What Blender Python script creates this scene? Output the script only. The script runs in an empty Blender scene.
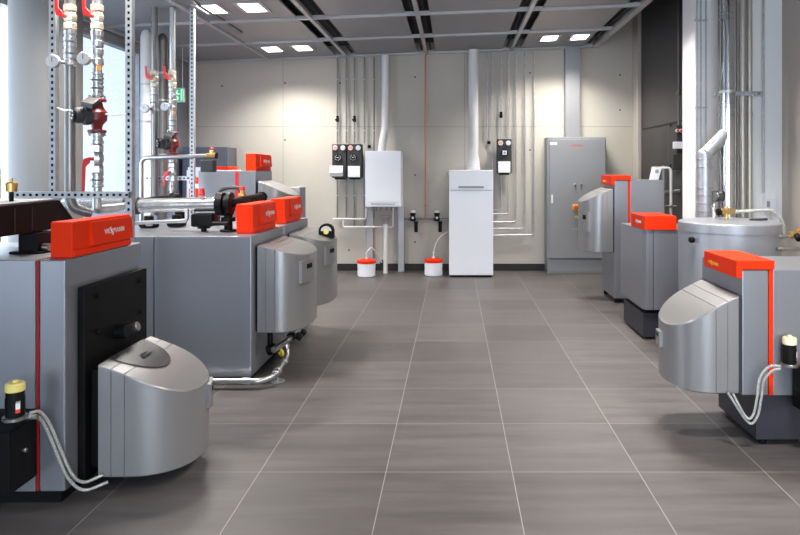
import bpy, bmesh, math, random
from mathutils import Vector, Matrix
random.seed(7)
SC = bpy.context.scene
COL = SC.collection
PI = math.pi
H = 1.44; F = 660.0; U0 = 453.5; V0 = 170.0
def G(u, v, Y):
    "photo pixel -> world point at distance Y"
    return Vector(((u-U0)/F*Y, Y, H-(v-V0)/F*Y))
def GX(u, Y): return (u-U0)/F*Y
def GZ(v, Y): return H-(v-V0)/F*Y

# ------------------------------------------------------------------ materials
def mat(name, col, rough=.5, metal=0., emit=None, estr=0., spec=.5, coat=0.):
    m = bpy.data.materials.new(name); m.use_nodes = True
    b = m.node_tree.nodes['Principled BSDF']
    b.inputs['Base Color'].default_value = (*col, 1)
    b.inputs['Roughness'].default_value = rough
    b.inputs['Metallic'].default_value = metal
    b.inputs['Specular IOR Level'].default_value = spec
    b.inputs['Coat Weight'].default_value = coat
    if emit:
        b.inputs['Emission Color'].default_value = (*emit, 1)
        b.inputs['Emission Strength'].default_value = estr
    return m
def noisy(m, scale=(6,6,6), amt=.12, bump=0., rough_amt=0., detail=4):
    "gentle procedural variation of the base colour and roughness"
    nt = m.node_tree; N = nt.nodes; L = nt.links; b = N['Principled BSDF']
    tc = N.new('ShaderNodeTexCoord'); mp = N.new('ShaderNodeMapping'); mp.inputs['Scale'].default_value = scale
    nz = N.new('ShaderNodeTexNoise'); nz.inputs['Scale'].default_value = 1; nz.inputs['Detail'].default_value = detail
    L.new(tc.outputs['Object'], mp.inputs['Vector']); L.new(mp.outputs[0], nz.inputs['Vector'])
    r = N.new('ShaderNodeMapRange'); r.inputs['From Min'].default_value = .25; r.inputs['From Max'].default_value = .75
    r.inputs['To Min'].default_value = 1-amt; r.inputs['To Max'].default_value = 1+amt
    L.new(nz.outputs['Fac'], r.inputs['Value'])
    c = b.inputs['Base Color'].default_value[:3]
    mx = N.new('ShaderNodeVectorMath'); mx.operation = 'SCALE'; mx.inputs[0].default_value = c
    L.new(r.outputs[0], mx.inputs['Scale']); L.new(mx.outputs[0], b.inputs['Base Color'])
    if rough_amt:
        r2 = N.new('ShaderNodeMapRange'); q = b.inputs['Roughness'].default_value
        r2.inputs['To Min'].default_value = q-rough_amt; r2.inputs['To Max'].default_value = q+rough_amt
        L.new(nz.outputs['Fac'], r2.inputs['Value']); L.new(r2.outputs[0], b.inputs['Roughness'])
    if bump:
        bp = N.new('ShaderNodeBump'); bp.inputs['Strength'].default_value = bump; bp.inputs['Distance'].default_value = .01
        L.new(nz.outputs['Fac'], bp.inputs['Height']); L.new(bp.outputs[0], b.inputs['Normal'])
    return m
M = {}
M['body'] = noisy(mat('silver_grey_sheet', (.285,.292,.325), .33, .62), (1.5,1.5,1.5), .05)
M['hood'] = noisy(mat('silver_hood_paint', (.31,.305,.31), .34, .62), (2,2,2), .04)
M['white'] = noisy(mat('white_enamel', (.82,.83,.90), .35), (2,2,2), .02)
M['red'] = noisy(mat('signal_red', (.80,.034,.005), .5, spec=.1), (3,3,3), .03)
M['black'] = noisy(mat('black_plastic', (.005,.005,.0055), .5, spec=.14), (8,8,8), .2)
M['plate'] = noisy(mat('black_cast_plate', (.005,.0045,.005), .5, spec=.12), (12,12,12), .2)
M['plinth'] = noisy(mat('dark_plinth', (.022,.021,.032), .5), (5,5,5), .1)
M['inset'] = mat('smoked_panel', (.055,.055,.06), .22, .3)
M['chrome'] = noisy(mat('polished_steel', (.66,.66,.67), .09, 1.), (9,9,2), .08)
M['steel'] = noisy(mat('brushed_steel', (.48,.48,.485), .33, .95), (14,14,3), .12)
M['galv'] = noisy(mat('galvanised_steel', (.52,.53,.55), .42, .8), (16,16,16), .16)
M['dull'] = noisy(mat('dull_pipe_steel', (.25,.243,.236), .34, .85), (10,10,2), .15)
M['lag'] = noisy(mat('foil_lagging', (.62,.62,.62), .22, .85), (30,30,8), .12, bump=.15)
M['whitepipe'] = noisy(mat('white_plastic_pipe', (.72,.72,.72), .4), (4,4,4), .03)
M['beigepipe'] = noisy(mat('beige_pipe', (.50,.46,.41), .35, .5), (8,8,2), .06)
M['brass'] = noisy(mat('brass', (.62,.40,.14), .35, .9), (20,20,20), .1)
M['cream'] = noisy(mat('pale_valve_body', (.50,.45,.36), .38, .75), (20,20,20), .1)
M['copper'] = noisy(mat('copper', (.52,.22,.12), .38, .9), (6,6,2), .12)
M['darkred'] = noisy(mat('pump_red', (.16,.006,.008), .4), (15,15,15), .1)
M['leverred'] = mat('lever_red', (.62,.02,.02), .35)
M['yellow'] = mat('yellow_plastic', (.80,.58,.05), .4)
M['creamcap'] = mat('cream_cap', (.78,.72,.48), .4)
M['capyellow'] = mat('pale_yellow_cap', (.80,.66,.20), .4)
M['dial'] = mat('dial_face', (.55,.55,.56), .3)
M['palecap'] = mat('pale_cap', (.80,.78,.72), .4)
M['dialred'] = mat('red_dial', (.75,.32,.22), .35)
M['dialblue'] = mat('blue_dial', (.62,.66,.78), .35)
M['letter'] = mat('white_print', (.85,.83,.80), .5)
M['letterred'] = mat('red_print', (.72,.06,.03), .5)
M['orange'] = mat('orange_sticker', (.85,.28,.03), .5)
M['cabinet'] = noisy(mat('cabinet_grey', (.26,.265,.28), .45, .15), (2,2,2), .04)
M['darkcab'] = noisy(mat('slate_cabinet', (.10,.11,.14), .5), (2,2,2), .05)
M['braid'] = noisy(mat('braided_hose', (.55,.55,.53), .4, .7), (220,220,220), .45, bump=.6)
M['rubber'] = mat('dark_rubber', (.03,.03,.03), .6)
M['cable'] = mat('white_cable', (.65,.65,.62), .5)
M['tank'] = noisy(mat('tank_silver', (.33,.34,.38), .36, .45), (2,2,.5), .05)
M['stripe'] = mat('dark_red_stripe', (.28,.010,.012), .4, spec=.3)
M['topgrey'] = noisy(mat('grey_cover_top', (.30,.29,.30), .6), (9,9,9), .1)
M['exit'] = mat('exit_green', (.02,.42,.16), .4, emit=(.02,.45,.17), estr=.5)
M['exitw'] = mat('exit_white', (.9,.95,.9), .4, emit=(.8,1,.85), estr=.5)
M['lamp'] = mat('lamp_diffuser', (.9,.9,.9), .5, emit=(1,.97,.94), estr=5)
M['frame'] = noisy(mat('grey_frame', (.33,.34,.37), .45, .3), (4,4,4), .05)
M['panel'] = noisy(mat('ceiling_sheet', (.25,.25,.265), .45, .3), (1.2,1.2,1.2), .06)
M['rail'] = noisy(mat('ceiling_rail', (.42,.42,.43), .45, .3), (4,4,4), .06)
M['void'] = mat('ceiling_void', (.02,.02,.022), .8)
M['roof'] = mat('roof_soffit', (.05,.05,.052), .8)
M['base'] = mat('dark_baseboard', (.012,.009,.009), .6)
M['hole'] = mat('tie_hole', (.06,.055,.05), .9)
M['darkwall'] = noisy(mat('dark_metal_wall', (.055,.052,.055), .45, .25), (2,2,2), .08)
M['pier'] = noisy(mat('white_wall_paint', (.84,.83,.83), .6), (1.5,1.5,1.5), .03)
M['ground'] = noisy(mat('pale_outdoor_paving', (.45,.44,.40), .9), (1,1,1), .1)
M['hedge'] = noisy(mat('hedge_leaves', (.20,.26,.08), .8), (6,6,6), .5, bump=.8)

def concrete(name, col, joints=None, amt=.08):
    m = noisy(mat(name, col, .75), (.9,.9,.9), amt, detail=7)
    if joints:
        nt = m.node_tree; N = nt.nodes; L = nt.links; b = N['Principled BSDF']
        tc = N.new('ShaderNodeTexCoord'); sp = N.new('ShaderNodeSeparateXYZ'); L.new(tc.outputs['Object'], sp.inputs[0])
        prev = None
        for axis, off, pitch in joints:
            a = N.new('ShaderNodeMath'); a.operation = 'SUBTRACT'; a.inputs[1].default_value = off; L.new(sp.outputs[axis], a.inputs[0])
            k = N.new('ShaderNodeMath'); k.operation = 'PINGPONG'; k.inputs[1].default_value = pitch/2; L.new(a.outputs[0], k.inputs[0])
            c = N.new('ShaderNodeMath'); c.operation = 'LESS_THAN'; c.inputs[1].default_value = .006; L.new(k.outputs[0], c.inputs[0])
            if prev:
                x = N.new('ShaderNodeMath'); x.operation = 'MAXIMUM'; L.new(prev.outputs[0], x.inputs[0]); L.new(c.outputs[0], x.inputs[1]); prev = x
            else: prev = c
        src = b.inputs['Base Color'].links[0].from_socket
        mx = N.new('ShaderNodeMix'); mx.data_type = 'RGBA'
        q = N.new('ShaderNodeMath'); q.operation = 'MULTIPLY'; q.inputs[1].default_value = .35; L.new(prev.outputs[0], q.inputs[0])
        L.new(q.outputs[0], mx.inputs['Factor']); L.new(src, mx.inputs['A']); mx.inputs['B'].default_value = (.12,.11,.10,1)
        L.new(mx.outputs['Result'], b.inputs['Base Color'])
    return m
M['concrete'] = concrete('fair_faced_concrete', (.485,.455,.405), [('X', .16, 2.6), ('Z', 2.06, 4.0)], .10)
M['column'] = concrete('column_concrete', (.19,.188,.19), None, .08)
M['beige'] = concrete('beige_concrete', (.46,.42,.375), None, .07)

def floor_material():
    m = mat('grey_stoneware_tiles', (.15,.14,.14), .4)
    nt = m.node_tree; N = nt.nodes; L = nt.links; b = N['Principled BSDF']
    tc = N.new('ShaderNodeTexCoord'); sp = N.new('ShaderNodeSeparateXYZ'); L.new(tc.outputs['Object'], sp.inputs[0])
    def mth(op, a, v=None, b_=None):
        n = N.new('ShaderNodeMath'); n.operation = op
        if hasattr(a, 'outputs'): L.new(a.outputs[0], n.inputs[0])
        elif isinstance(a, (int,float)): n.inputs[0].default_value = a
        else: L.new(a, n.inputs[0])
        if b_ is not None: L.new(b_.outputs[0], n.inputs[1])
        elif v is not None: n.inputs[1].default_value = v
        return n
    fx = mth('DIVIDE', mth('SUBTRACT', sp.outputs['X'], -.322), .602)
    fy = mth('DIVIDE', mth('SUBTRACT', sp.outputs['Y'], 3.147), .6)
    gx = mth('LESS_THAN', mth('PINGPONG', fx, .5), .0030)
    gy = mth('LESS_THAN', mth('PINGPONG', fy, .5), .0024)
    gr = mth('MAXIMUM', gx, b_=gy)
    cx = mth('FLOOR', fx); cy = mth('FLOOR', fy)
    cv = N.new('ShaderNodeCombineXYZ'); L.new(cx.outputs[0], cv.inputs[0]); L.new(cy.outputs[0], cv.inputs[1])
    wn = N.new('ShaderNodeTexWhiteNoise'); wn.noise_dimensions = '3D'; L.new(cv.outputs[0], wn.inputs['Vector'])
    mp = N.new('ShaderNodeMapping'); mp.inputs['Scale'].default_value = (1.3, 11, 1); L.new(tc.outputs['Object'], mp.inputs['Vector'])
    ad = N.new('ShaderNodeVectorMath'); ad.operation = 'MULTIPLY_ADD'; L.new(wn.outputs['Color'], ad.inputs[0]); ad.inputs[1].default_value = (9,9,9); L.new(mp.outputs[0], ad.inputs[2])
    nz = N.new('ShaderNodeTexNoise'); nz.inputs['Scale'].default_value = 1; nz.inputs['Detail'].default_value = 6; nz.inputs['Roughness'].default_value = .65
    L.new(ad.outputs[0], nz.inputs['Vector'])
    r = N.new('ShaderNodeMapRange'); r.inputs['From Min'].default_value = .25; r.inputs['From Max'].default_value = .75
    r.inputs['To Min'].default_value = .66; r.inputs['To Max'].default_value = 1.34; L.new(nz.outputs['Fac'], r.inputs['Value'])
    r2 = N.new('ShaderNodeMapRange'); r2.inputs['To Min'].default_value = .80; r2.inputs['To Max'].default_value = 1.14; L.new(wn.outputs['Value'], r2.inputs['Value'])
    pr = mth('MULTIPLY', r, b_=r2)
    sc = N.new('ShaderNodeVectorMath'); sc.operation = 'SCALE'; sc.inputs[0].default_value = (.088,.079,.079); L.new(pr.outputs[0], sc.inputs['Scale'])
    mx = N.new('ShaderNodeMix'); mx.data_type = 'RGBA'; L.new(gr.outputs[0], mx.inputs['Factor']); L.new(sc.outputs[0], mx.inputs['A']); mx.inputs['B'].default_value = (.27,.253,.242,1)
    L.new(mx.outputs['Result'], b.inputs['Base Color'])
    r3 = N.new('ShaderNodeMapRange'); r3.inputs['To Min'].default_value = .36; r3.inputs['To Max'].default_value = .5; L.new(nz.outputs['Fac'], r3.inputs['Value'])
    L.new(r3.outputs[0], b.inputs['Roughness'])
    return m
M['floor'] = floor_material()

def glass(name, tint, gloss=.08):
    m = bpy.data.materials.new(name); m.use_nodes = True
    nt = m.node_tree; N = nt.nodes; L = nt.links; N.remove(N['Principled BSDF'])
    o = N['Material Output']; t = N.new('ShaderNodeBsdfTransparent'); t.inputs[0].default_value = (*tint,1)
    g = N.new('ShaderNodeBsdfGlossy'); g.inputs['Roughness'].default_value = .05
    x = N.new('ShaderNodeMixShader'); x.inputs[0].default_value = gloss
    L.new(t.outputs[0], x.inputs[1]); L.new(g.outputs[0], x.inputs[2]); L.new(x.outputs[0], o.inputs['Surface'])
    return m
M['clear'] = glass('clear_glass', (.96,.98,.99))
M['blueglass'] = glass('blue_tinted_glass', (.68,.72,.79))

# ------------------------------------------------------------------ mesh builder
class MB:
    def __init__(s): s.bm = bmesh.new(); s.mi = 0
    def _done(s, faces):
        if s.mi:
            for f in faces: f.material_index = s.mi
    def _new(s): return set(s.bm.faces)
    def box(s, x0, x1, y0, y1, z0, z1, bev=0., seg=2):
        if x0 > x1: x0, x1 = x1, x0
        if y0 > y1: y0, y1 = y1, y0
        if z0 > z1: z0, z1 = z1, z0
        t = bmesh.new()
        bmesh.ops.create_cube(t, size=1)
        for v in t.verts:
            v.co = Vector((x0+(v.co.x+.5)*(x1-x0), y0+(v.co.y+.5)*(y1-y0), z0+(v.co.z+.5)*(z1-z0)))
        bev = min(bev, .45*min(x1-x0, y1-y0, z1-z0))
        if bev > 1e-5: bmesh.ops.bevel(t, geom=t.edges[:], offset=bev, segments=seg, affect='EDGES', profile=.5)
        return s.merge(t)
    def merge(s, t, mtx=None):
        if mtx is not None: bmesh.ops.transform(t, matrix=mtx, verts=t.verts)
        mp = {}
        for v in t.verts: mp[v] = s.bm.verts.new(v.co)
        for f in t.faces:
            try:
                nf = s.bm.faces.new([mp[v] for v in f.verts]); nf.material_index = s.mi
            except ValueError: pass
        t.free(); return s
    def prism(s, pts, ext, bev=0., seg=2):
        "closed planar polygon pts (3-D) extruded along vector ext"
        t = bmesh.new(); ext = Vector(ext)
        a = [t.verts.new(p) for p in pts]; b = [t.verts.new(Vector(p)+ext) for p in pts]
        n = len(pts); t.faces.new(a[::-1]); t.faces.new(b)
        for i in range(n): t.faces.new((a[i], a[(i+1)%n], b[(i+1)%n], b[i]))
        bmesh.ops.recalc_face_normals(t, faces=t.faces[:])
        if bev: bmesh.ops.bevel(t, geom=t.edges[:], offset=bev, segments=seg, affect='EDGES', profile=.5)
        return s.merge(t)
    def lathe(s, prof, base, axis=(0,0,1), seg=20):
        "prof: list of (radius, height along axis)"
        ax = Vector(axis).normalized(); q = Vector((0,0,1)).rotation_difference(ax); base = Vector(base)
        rings = []
        for r, h in prof:
            if r < 1e-6: rings.append([s.bm.verts.new(base+q@Vector((0,0,h)))])
            else: rings.append([s.bm.verts.new(base+q@Vector((r*math.cos(2*PI*k/seg), r*math.sin(2*PI*k/seg), h))) for k in range(seg)])
        fs = []
        for a, b in zip(rings, rings[1:]):
            if len(a) == 1 and len(b) == 1: continue
            for k in range(seg):
                k2 = (k+1) % seg
                if len(a) == 1: fs.append(s.bm.faces.new((a[0], b[k2], b[k])))
                elif len(b) == 1: fs.append(s.bm.faces.new((a[k], a[k2], b[0])))
                else: fs.append(s.bm.faces.new((a[k], a[k2], b[k2], b[k])))
        if len(rings[0]) > 1: fs.append(s.bm.faces.new(rings[0][::-1]))
        if len(rings[-1]) > 1: fs.append(s.bm.faces.new(rings[-1]))
        s._done(fs); return s
    def cyl(s, p0, p1, r, seg=16, bev=0., r2=None):
        p0 = Vector(p0); p1 = Vector(p1); d = p1-p0; h = d.length; r2 = r if r2 is None else r2
        b = min(bev, h*.4, r*.4)
        prof = [(r-b,0),(r,b),(r2,h-b),(r2-b,h)] if b > 0 else [(r,0),(r2,h)]
        return s.lathe(prof, p0, d, seg)
    def tube(s, pts, r, seg=12, fil=0., nf=6):
        pts = [Vector(p) for p in pts]
        if fil:
            out = [pts[0]]
            for i in range(1, len(pts)-1):
                a, b, c = pts[i-1], pts[i], pts[i+1]
                d = min(fil, (a-b).length*.48, (c-b).length*.48)
                p = b+(a-b).normalized()*d; q = b+(c-b).normalized()*d
                for k in range(nf+1):
                    t = k/nf; out.append((1-t)**2*p+2*t*(1-t)*b+t*t*q)
            out.append(pts[-1]); pts = out
        n = len(pts); rings = []; up = None
        for i in range(n):
            d = (pts[min(i+1,n-1)]-pts[max(i-1,0)]).normalized()
            if up is None:
                up = Vector((0,0,1)) if abs(d.z) < .9 else Vector((1,0,0))
            up = (up-d*up.dot(d)).normalized(); sd = d.cross(up)
            rings.append([s.bm.verts.new(pts[i]+r*(math.cos(2*PI*k/seg)*up+math.sin(2*PI*k/seg)*sd)) for k in range(seg)])
        fs = []
        for a, b in zip(rings, rings[1:]):
            for k in range(seg):
                k2 = (k+1) % seg; fs.append(s.bm.faces.new((a[k], b[k], b[k2], a[k2])))
        fs.append(s.bm.faces.new(rings[0])); fs.append(s.bm.faces.new(rings[-1][::-1]))
        s._done(fs); return s
    def curve(s, pts, r, seg=8, n=8):
        "catmull-rom tube through pts"
        pts = [Vector(p) for p in pts]; P = [2*pts[0]-pts[1]]+pts+[2*pts[-1]-pts[-2]]; out = []
        for i in range(1, len(P)-2):
            a, b, c, d = P[i-1:i+3]
            for k in range(n):
                t = k/n; out.append(.5*((2*b)+(c-a)*t+(2*a-5*b+4*c-d)*t*t+(3*b-a-3*c+d)*t**3))
        out.append(pts[-1]); return s.tube(out, r, seg)
    def sphere(s, c, r, seg=14, sc=(1,1,1)):
        t = bmesh.new(); bmesh.ops.create_uvsphere(t, u_segments=seg, v_segments=seg//2+2, radius=r)
        return s.merge(t, Matrix.Translation(c) @ Matrix.Diagonal((*sc,1)))
    def build(s, name, m, parent=None, smooth=35):
        me = bpy.data.meshes.new(name)
        bmesh.ops.recalc_face_normals(s.bm, faces=s.bm.faces[:])
        if parent is not None:
            org = ORG[parent.name]
            bmesh.ops.translate(s.bm, vec=-org, verts=s.bm.verts)
        s.bm.to_mesh(me); s.bm.free()
        ms = m if isinstance(m, (list,tuple)) else [m]
        for x in ms: me.materials.append(M[x] if isinstance(x, str) else x)
        if smooth:
            for p in me.polygons: p.use_smooth = True
            me.set_sharp_from_angle(angle=math.radians(smooth))
        o = bpy.data.objects.new(name, me); COL.objects.link(o)
        if smooth:
            wn = o.modifiers.new('normals', 'WEIGHTED_NORMAL'); wn.keep_sharp = True
        if parent is not None: o.parent = parent; ORG[o.name] = org
        else: ORG[o.name] = Vector((0,0,0))
        return o
ORG = {}
def thing(name, label, cat, loc, group=None):
    o = bpy.data.objects.new(name, None); COL.objects.link(o); o.empty_display_size = .1
    o.location = loc; ORG[o.name] = Vector(loc); o['label'] = label; o['category'] = cat
    if group: o['group'] = group
    return o
def single(mb, name, m, label, cat, group=None):
    "a thing that is one mesh; origin moved to its base"
    o = mb.build(name, m); me = o.data
    xs = [v.co for v in me.vertices]
    c = Vector((sum(p.x for p in xs)/len(xs), sum(p.y for p in xs)/len(xs), min(p.z for p in xs)))
    me.transform(Matrix.Translation(-c)); o.location = c; ORG[o.name] = c
    o['label'] = label; o['category'] = cat
    if group: o['group'] = group
    return o
def struct(mb, name, m, parent=None, smooth=35):
    o = mb.build(name, m, parent, smooth)
    if parent is None: o['kind'] = 'structure'
    return o
def text_bm(body, size, ext=.0004):
    cu = bpy.data.curves.new('print', 'FONT'); cu.body = body; cu.size = size; cu.extrude = ext; cu.space_character = 1.12; cu.align_x = 'LEFT'
    ob = bpy.data.objects.new('print', cu); COL.objects.link(ob)
    bpy.context.view_layer.update()
    me = bpy.data.meshes.new_from_object(ob.evaluated_get(bpy.context.evaluated_depsgraph_get()))
    w = max((v.co.x for v in me.vertices), default=0)
    t = bmesh.new(); t.from_mesh(me)
    bpy.data.objects.remove(ob); bpy.data.curves.remove(cu); bpy.data.meshes.remove(me)
    return t, w
def brand(mb, origin, right, up, height):
    "the maker's word mark: three letters, a tall folded double-s sign, four letters"
    R = Vector(right).normalized(); U = Vector(up).normalized(); Nn = R.cross(U); o = Vector(origin)
    def mt(x, y=0):
        p = o+R*x+U*y
        return Matrix(((R.x,U.x,Nn.x,p.x),(R.y,U.y,Nn.y,p.y),(R.z,U.z,Nn.z,p.z),(0,0,0,1)))
    sz = height*1.4
    a, w1 = text_bm('VIE', sz); mb.merge(a, mt(0)); x = w1+height*.12
    h = height
    for k in (0, 1):
        dx = x+k*h*.5; dy = -k*h*.38
        pts = [(0,1.35),(.62,1.35),(.62,1.17),(.22,1.17),(.62,.30),(.62,0),(0,0),(0,.18),(.40,.18),(0,1.05)]
        q = [o+R*(dx+px*h)+U*(dy+py*h*.9) for px, py in pts]
        mb.prism(q, Nn*.001)
    x += h*1.25
    b, w2 = text_bm('MANN', sz); mb.merge(b, mt(x))
    return x+w2
# ------------------------------------------------------------------ camera, world
cd = bpy.data.cameras.new('camera'); cam = bpy.data.objects.new('camera', cd); COL.objects.link(cam)
cam.location = (0,0,H); cam.rotation_euler = (PI/2,0,0)
cd.sensor_fit = 'HORIZONTAL'; cd.sensor_width = 36; cd.lens = 36*F/800
cd.shift_x = -(U0-400)/800; cd.shift_y = -(267.5-V0)/800
cd.clip_start = .05; SC.camera = cam
W = bpy.data.worlds.new('sky'); SC.world = W; W.use_nodes = True
nt = W.node_tree; bg = nt.nodes['Background']
tc = nt.nodes.new('ShaderNodeTexCoord'); sx = nt.nodes.new('ShaderNodeSeparateXYZ'); rp = nt.nodes.new('ShaderNodeValToRGB')
nt.links.new(tc.outputs['Generated'], sx.inputs[0]); nt.links.new(sx.outputs['Z'], rp.inputs[0]); nt.links.new(rp.outputs[0], bg.inputs['Color'])
rp.color_ramp.elements[0].position = 0; rp.color_ramp.elements[0].color = (.93,.96,1,1)
rp.color_ramp.elements[1].position = .8; rp.color_ramp.elements[1].color = (.62,.78,1,1)
bg.inputs['Strength'].default_value = 1.5
SC.view_settings.view_transform = 'Standard'; SC.view_settings.look = 'None'; SC.view_settings.gamma = 1
SC.view_settings.exposure = 0.64; SC.view_settings.use_curve_mapping = False

YB = 9.45          # face of the back wall
XL = -3.8          # glazed wall on the left
XR = 2.61          # dark wall on the right
YR = -4.0          # rear of the room
XE = 3.385
ZT = 4.6           # roof
# ------------------------------------------------------------------ room shell
b = MB(); b.box(XL-.2, XE, YR-.2, YB+.2, -.2, 0); struct(b, 'floor', 'floor')
b = MB(); b.box(XL-.2, XE, YB, YB+.2, 0, ZT)
b.mi = 1
for u, v in ((222,86),(285,83),(415,77),(530,73),(415,175),(415,242),(349,250),(530,150),(620,110),(620,75),(285,140),(340,83)):
    p = G(u, v, YB); b.cyl((p.x,YB-.002,p.z),(p.x,YB+.01,p.z), .013, 12)
struct(b, 'wall_back', ['concrete','hole'])
b = MB(); b.box(-2.0, 2.56, YB-.015, YB-.001, .001, .10, .002); struct(b, 'baseboard_back', 'base')
b = MB(); b.box(XR, XR+.2, 6.82, YB-.001, 0, ZT)
struct(b, 'wall_right', 'darkwall')
b = MB()     # joints and pilaster on the dark wall
b.box(XR-.05, XR-.001, 9.16, YB-.002, .001, ZT-.002, .004)
struct(b, 'trim_1', 'beige')
b = MB(); b.box(XR-.012, XR-.001, 6.85, 9.09, 1.995, 2.007); b.box(XR-.012, XR-.001, 7.92, 7.932, .01, 1.99)
struct(b, 'trim_2', 'void')
b = MB(); b.box(2.342, 3.40, 6.4, 6.76, 0, ZT, .012); b.box(2.48, 2.9, 6.761, 6.815, 0, ZT); struct(b, 'wall_pier', 'pier')
b = MB(); b.box(3.185, 3.39, YR-.2, 6.398, 0, ZT); struct(b, 'wall_side', 'beige')
b = MB(); b.box(XL-.2, XE, YR-.2, YB+.2, ZT, ZT+.2); struct(b, 'roof', 'roof')
b = MB(); b.cyl((-3.085,5.0,0),(-3.085,5.0,ZT-.01), .243, 40); struct(b, 'round_column', 'column', smooth=60)
# left glazed wall: header, sill, mullions and panes
ZH = 2.88
b = MB(); b.box(XL-.2, XL, YR, YB-.001, ZH, ZT-.001); b.box(XL-.2, XL, YR, YB-.001, .001, .18); b.box(XL-.2, XL, 9.12, YB-.001, .18, ZH)
struct(b, 'wall_left', 'frame')
b = MB(); b.box(XL-.2, XL-.01, .601, 3.199, .181, ZH-.001); struct(b, 'added_dark_panel', 'darkwall')  # unseen dark panel, added so the leftmost boiler's near side reflects dark
ys = [YR, -2.4, -.9, .6, 3.2, 4.5, 5.75, 6.62, 8.05, 9.12]
for i, (a, c) in enumerate(zip(ys, ys[1:])):
    if a == .6: continue
    f = MB(); w = .03
    for q in (a, c-w): f.box(XL-.12, XL-.02, q, q+w, .181, ZH-.001)
    f.box(XL-.12, XL-.02, a+w, c-w, .181, .181+w); f.box(XL-.12, XL-.02, a+w, c-w, ZH-w-.001, ZH-.001)
    o = struct(f, 'window_%d' % (i+1), 'galv')
    g = MB(); g.box(XL-.075, XL-.065, a+w+.001, c-w-.001, .213, ZH-w-.003)
    struct(g, 'pane', 'blueglass' if a > 5.8 else 'clear', o)
# unseen rear wall behind the viewer; its wide glazing is added to carry daylight
b = MB(); b.box(XL-.2, XE, YR-.2, YR, 3.0, ZT-.001); b.box(XL-.2, -1.4, YR-.2, YR, 0, 3.0); b.box(XE-.4, XE-.205, YR-.2, YR, 0, 3.0)
struct(b, 'wall_rear', 'pier')
f = MB()
for x in (-1.399, .3, 1.6, XE-.451): f.box(x, x+.05, YR-.14, YR-.06, .001, 2.999)
o = struct(f, 'window_10', 'galv')
g = MB(); g.box(-1.34, XE-.46, YR-.105, YR-.095, .002, 2.998); struct(g, 'pane', 'clear', o)
b = MB(); b.box(-40, XL-.25, -30, 40, -.3, -.1); b.box(XL-.25, 30, -30, YR-.25, -.3, -.1); struct(b, 'ground', 'ground')
random.seed(3)
hb = MB()
for k in range(14):
    hb.sphere((-9.5+random.uniform(-.5,.5), 8+k*.5, .5+random.uniform(-.1,.3)), random.uniform(.6,.9), 10)
hd = hb.build('hedge', 'hedge'); hd['label'] = 'pale green hedge outside the bright window at far left'; hd['category'] = 'hedge'; hd['kind'] = 'stuff'

# ------------------------------------------------------------------ suspended ceiling, a little lower on the left
def zc(x): return H+1.676+.0395*x
def slab(b, x0, x1, y0, y1, dz0, dz1):
    pts = [(x0,y0,zc(x0)+dz0),(x1,y0,zc(x1)+dz0),(x1,y0,zc(x1)+dz1),(x0,y0,zc(x0)+dz1)]
    b.prism(pts, (0,y1-y0,0))
KX = [-3.74, -2.62, -1.52, -.385, .82, 2.0]       # long rails
KY = [9.39-1.17*i for i in range(12)]              # cross rails
b = MB(); slab(b, KX[0]-.02, KX[-1]+.05, KY[-1], 9.42, .16, .19); ceil = struct(b, 'ceiling', 'void')
b = MB()
for i, x in enumerate(KX): slab(b, x-.022, x+.022, KY[-1], 9.42, -.012, .03)
for y in KY: slab(b, KX[0]-.02, KX[-1]+.05, y-.03, y+.014, -.01, .03)
slab(b, KX[-1]+.022, KX[-1]+.055, KY[-1], 9.42, -.012, .188)
struct(b, 'ceiling_rail', 'rail', ceil)
gapL = [.022, .022, .17, .13, .13]; gapR = [.022, .15, .13, .13, .17]
lampbays = {(1,0),(1,2),(1,4),(4,0),(4,2),(4,4),(4,6),(4,8)}
b = MB()
for i in range(5):
    for j in range(11):
        x0, x1 = KX[i]+gapL[i], KX[i+1]-gapR[i]; y1, y0 = KY[j]-.04, KY[j+1]+.025
        slab(b, x0, x1, y0, y1, .012, .03)
        b.mi = 1
        for xa, xb in ((KX[i]+.024, x0-.03), (x1+.03, KX[i+1]-.024)):
            if xb-xa > .05:
                xm = (xa+xb)/2; slab(b, xm-.008, xm+.008, y0, y1, .04, .06)
        b.mi = 0
struct(b, 'ceiling_panel', ['panel','void'], ceil)
names = {(1,0):'twin square lamp in the ceiling over the back wall at left', (4,0):'twin square lamp in the ceiling over the grey cabinet at right',
         (1,2):'twin square lamp in the ceiling at the top left edge of the view'}
LAMPS = []
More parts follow.
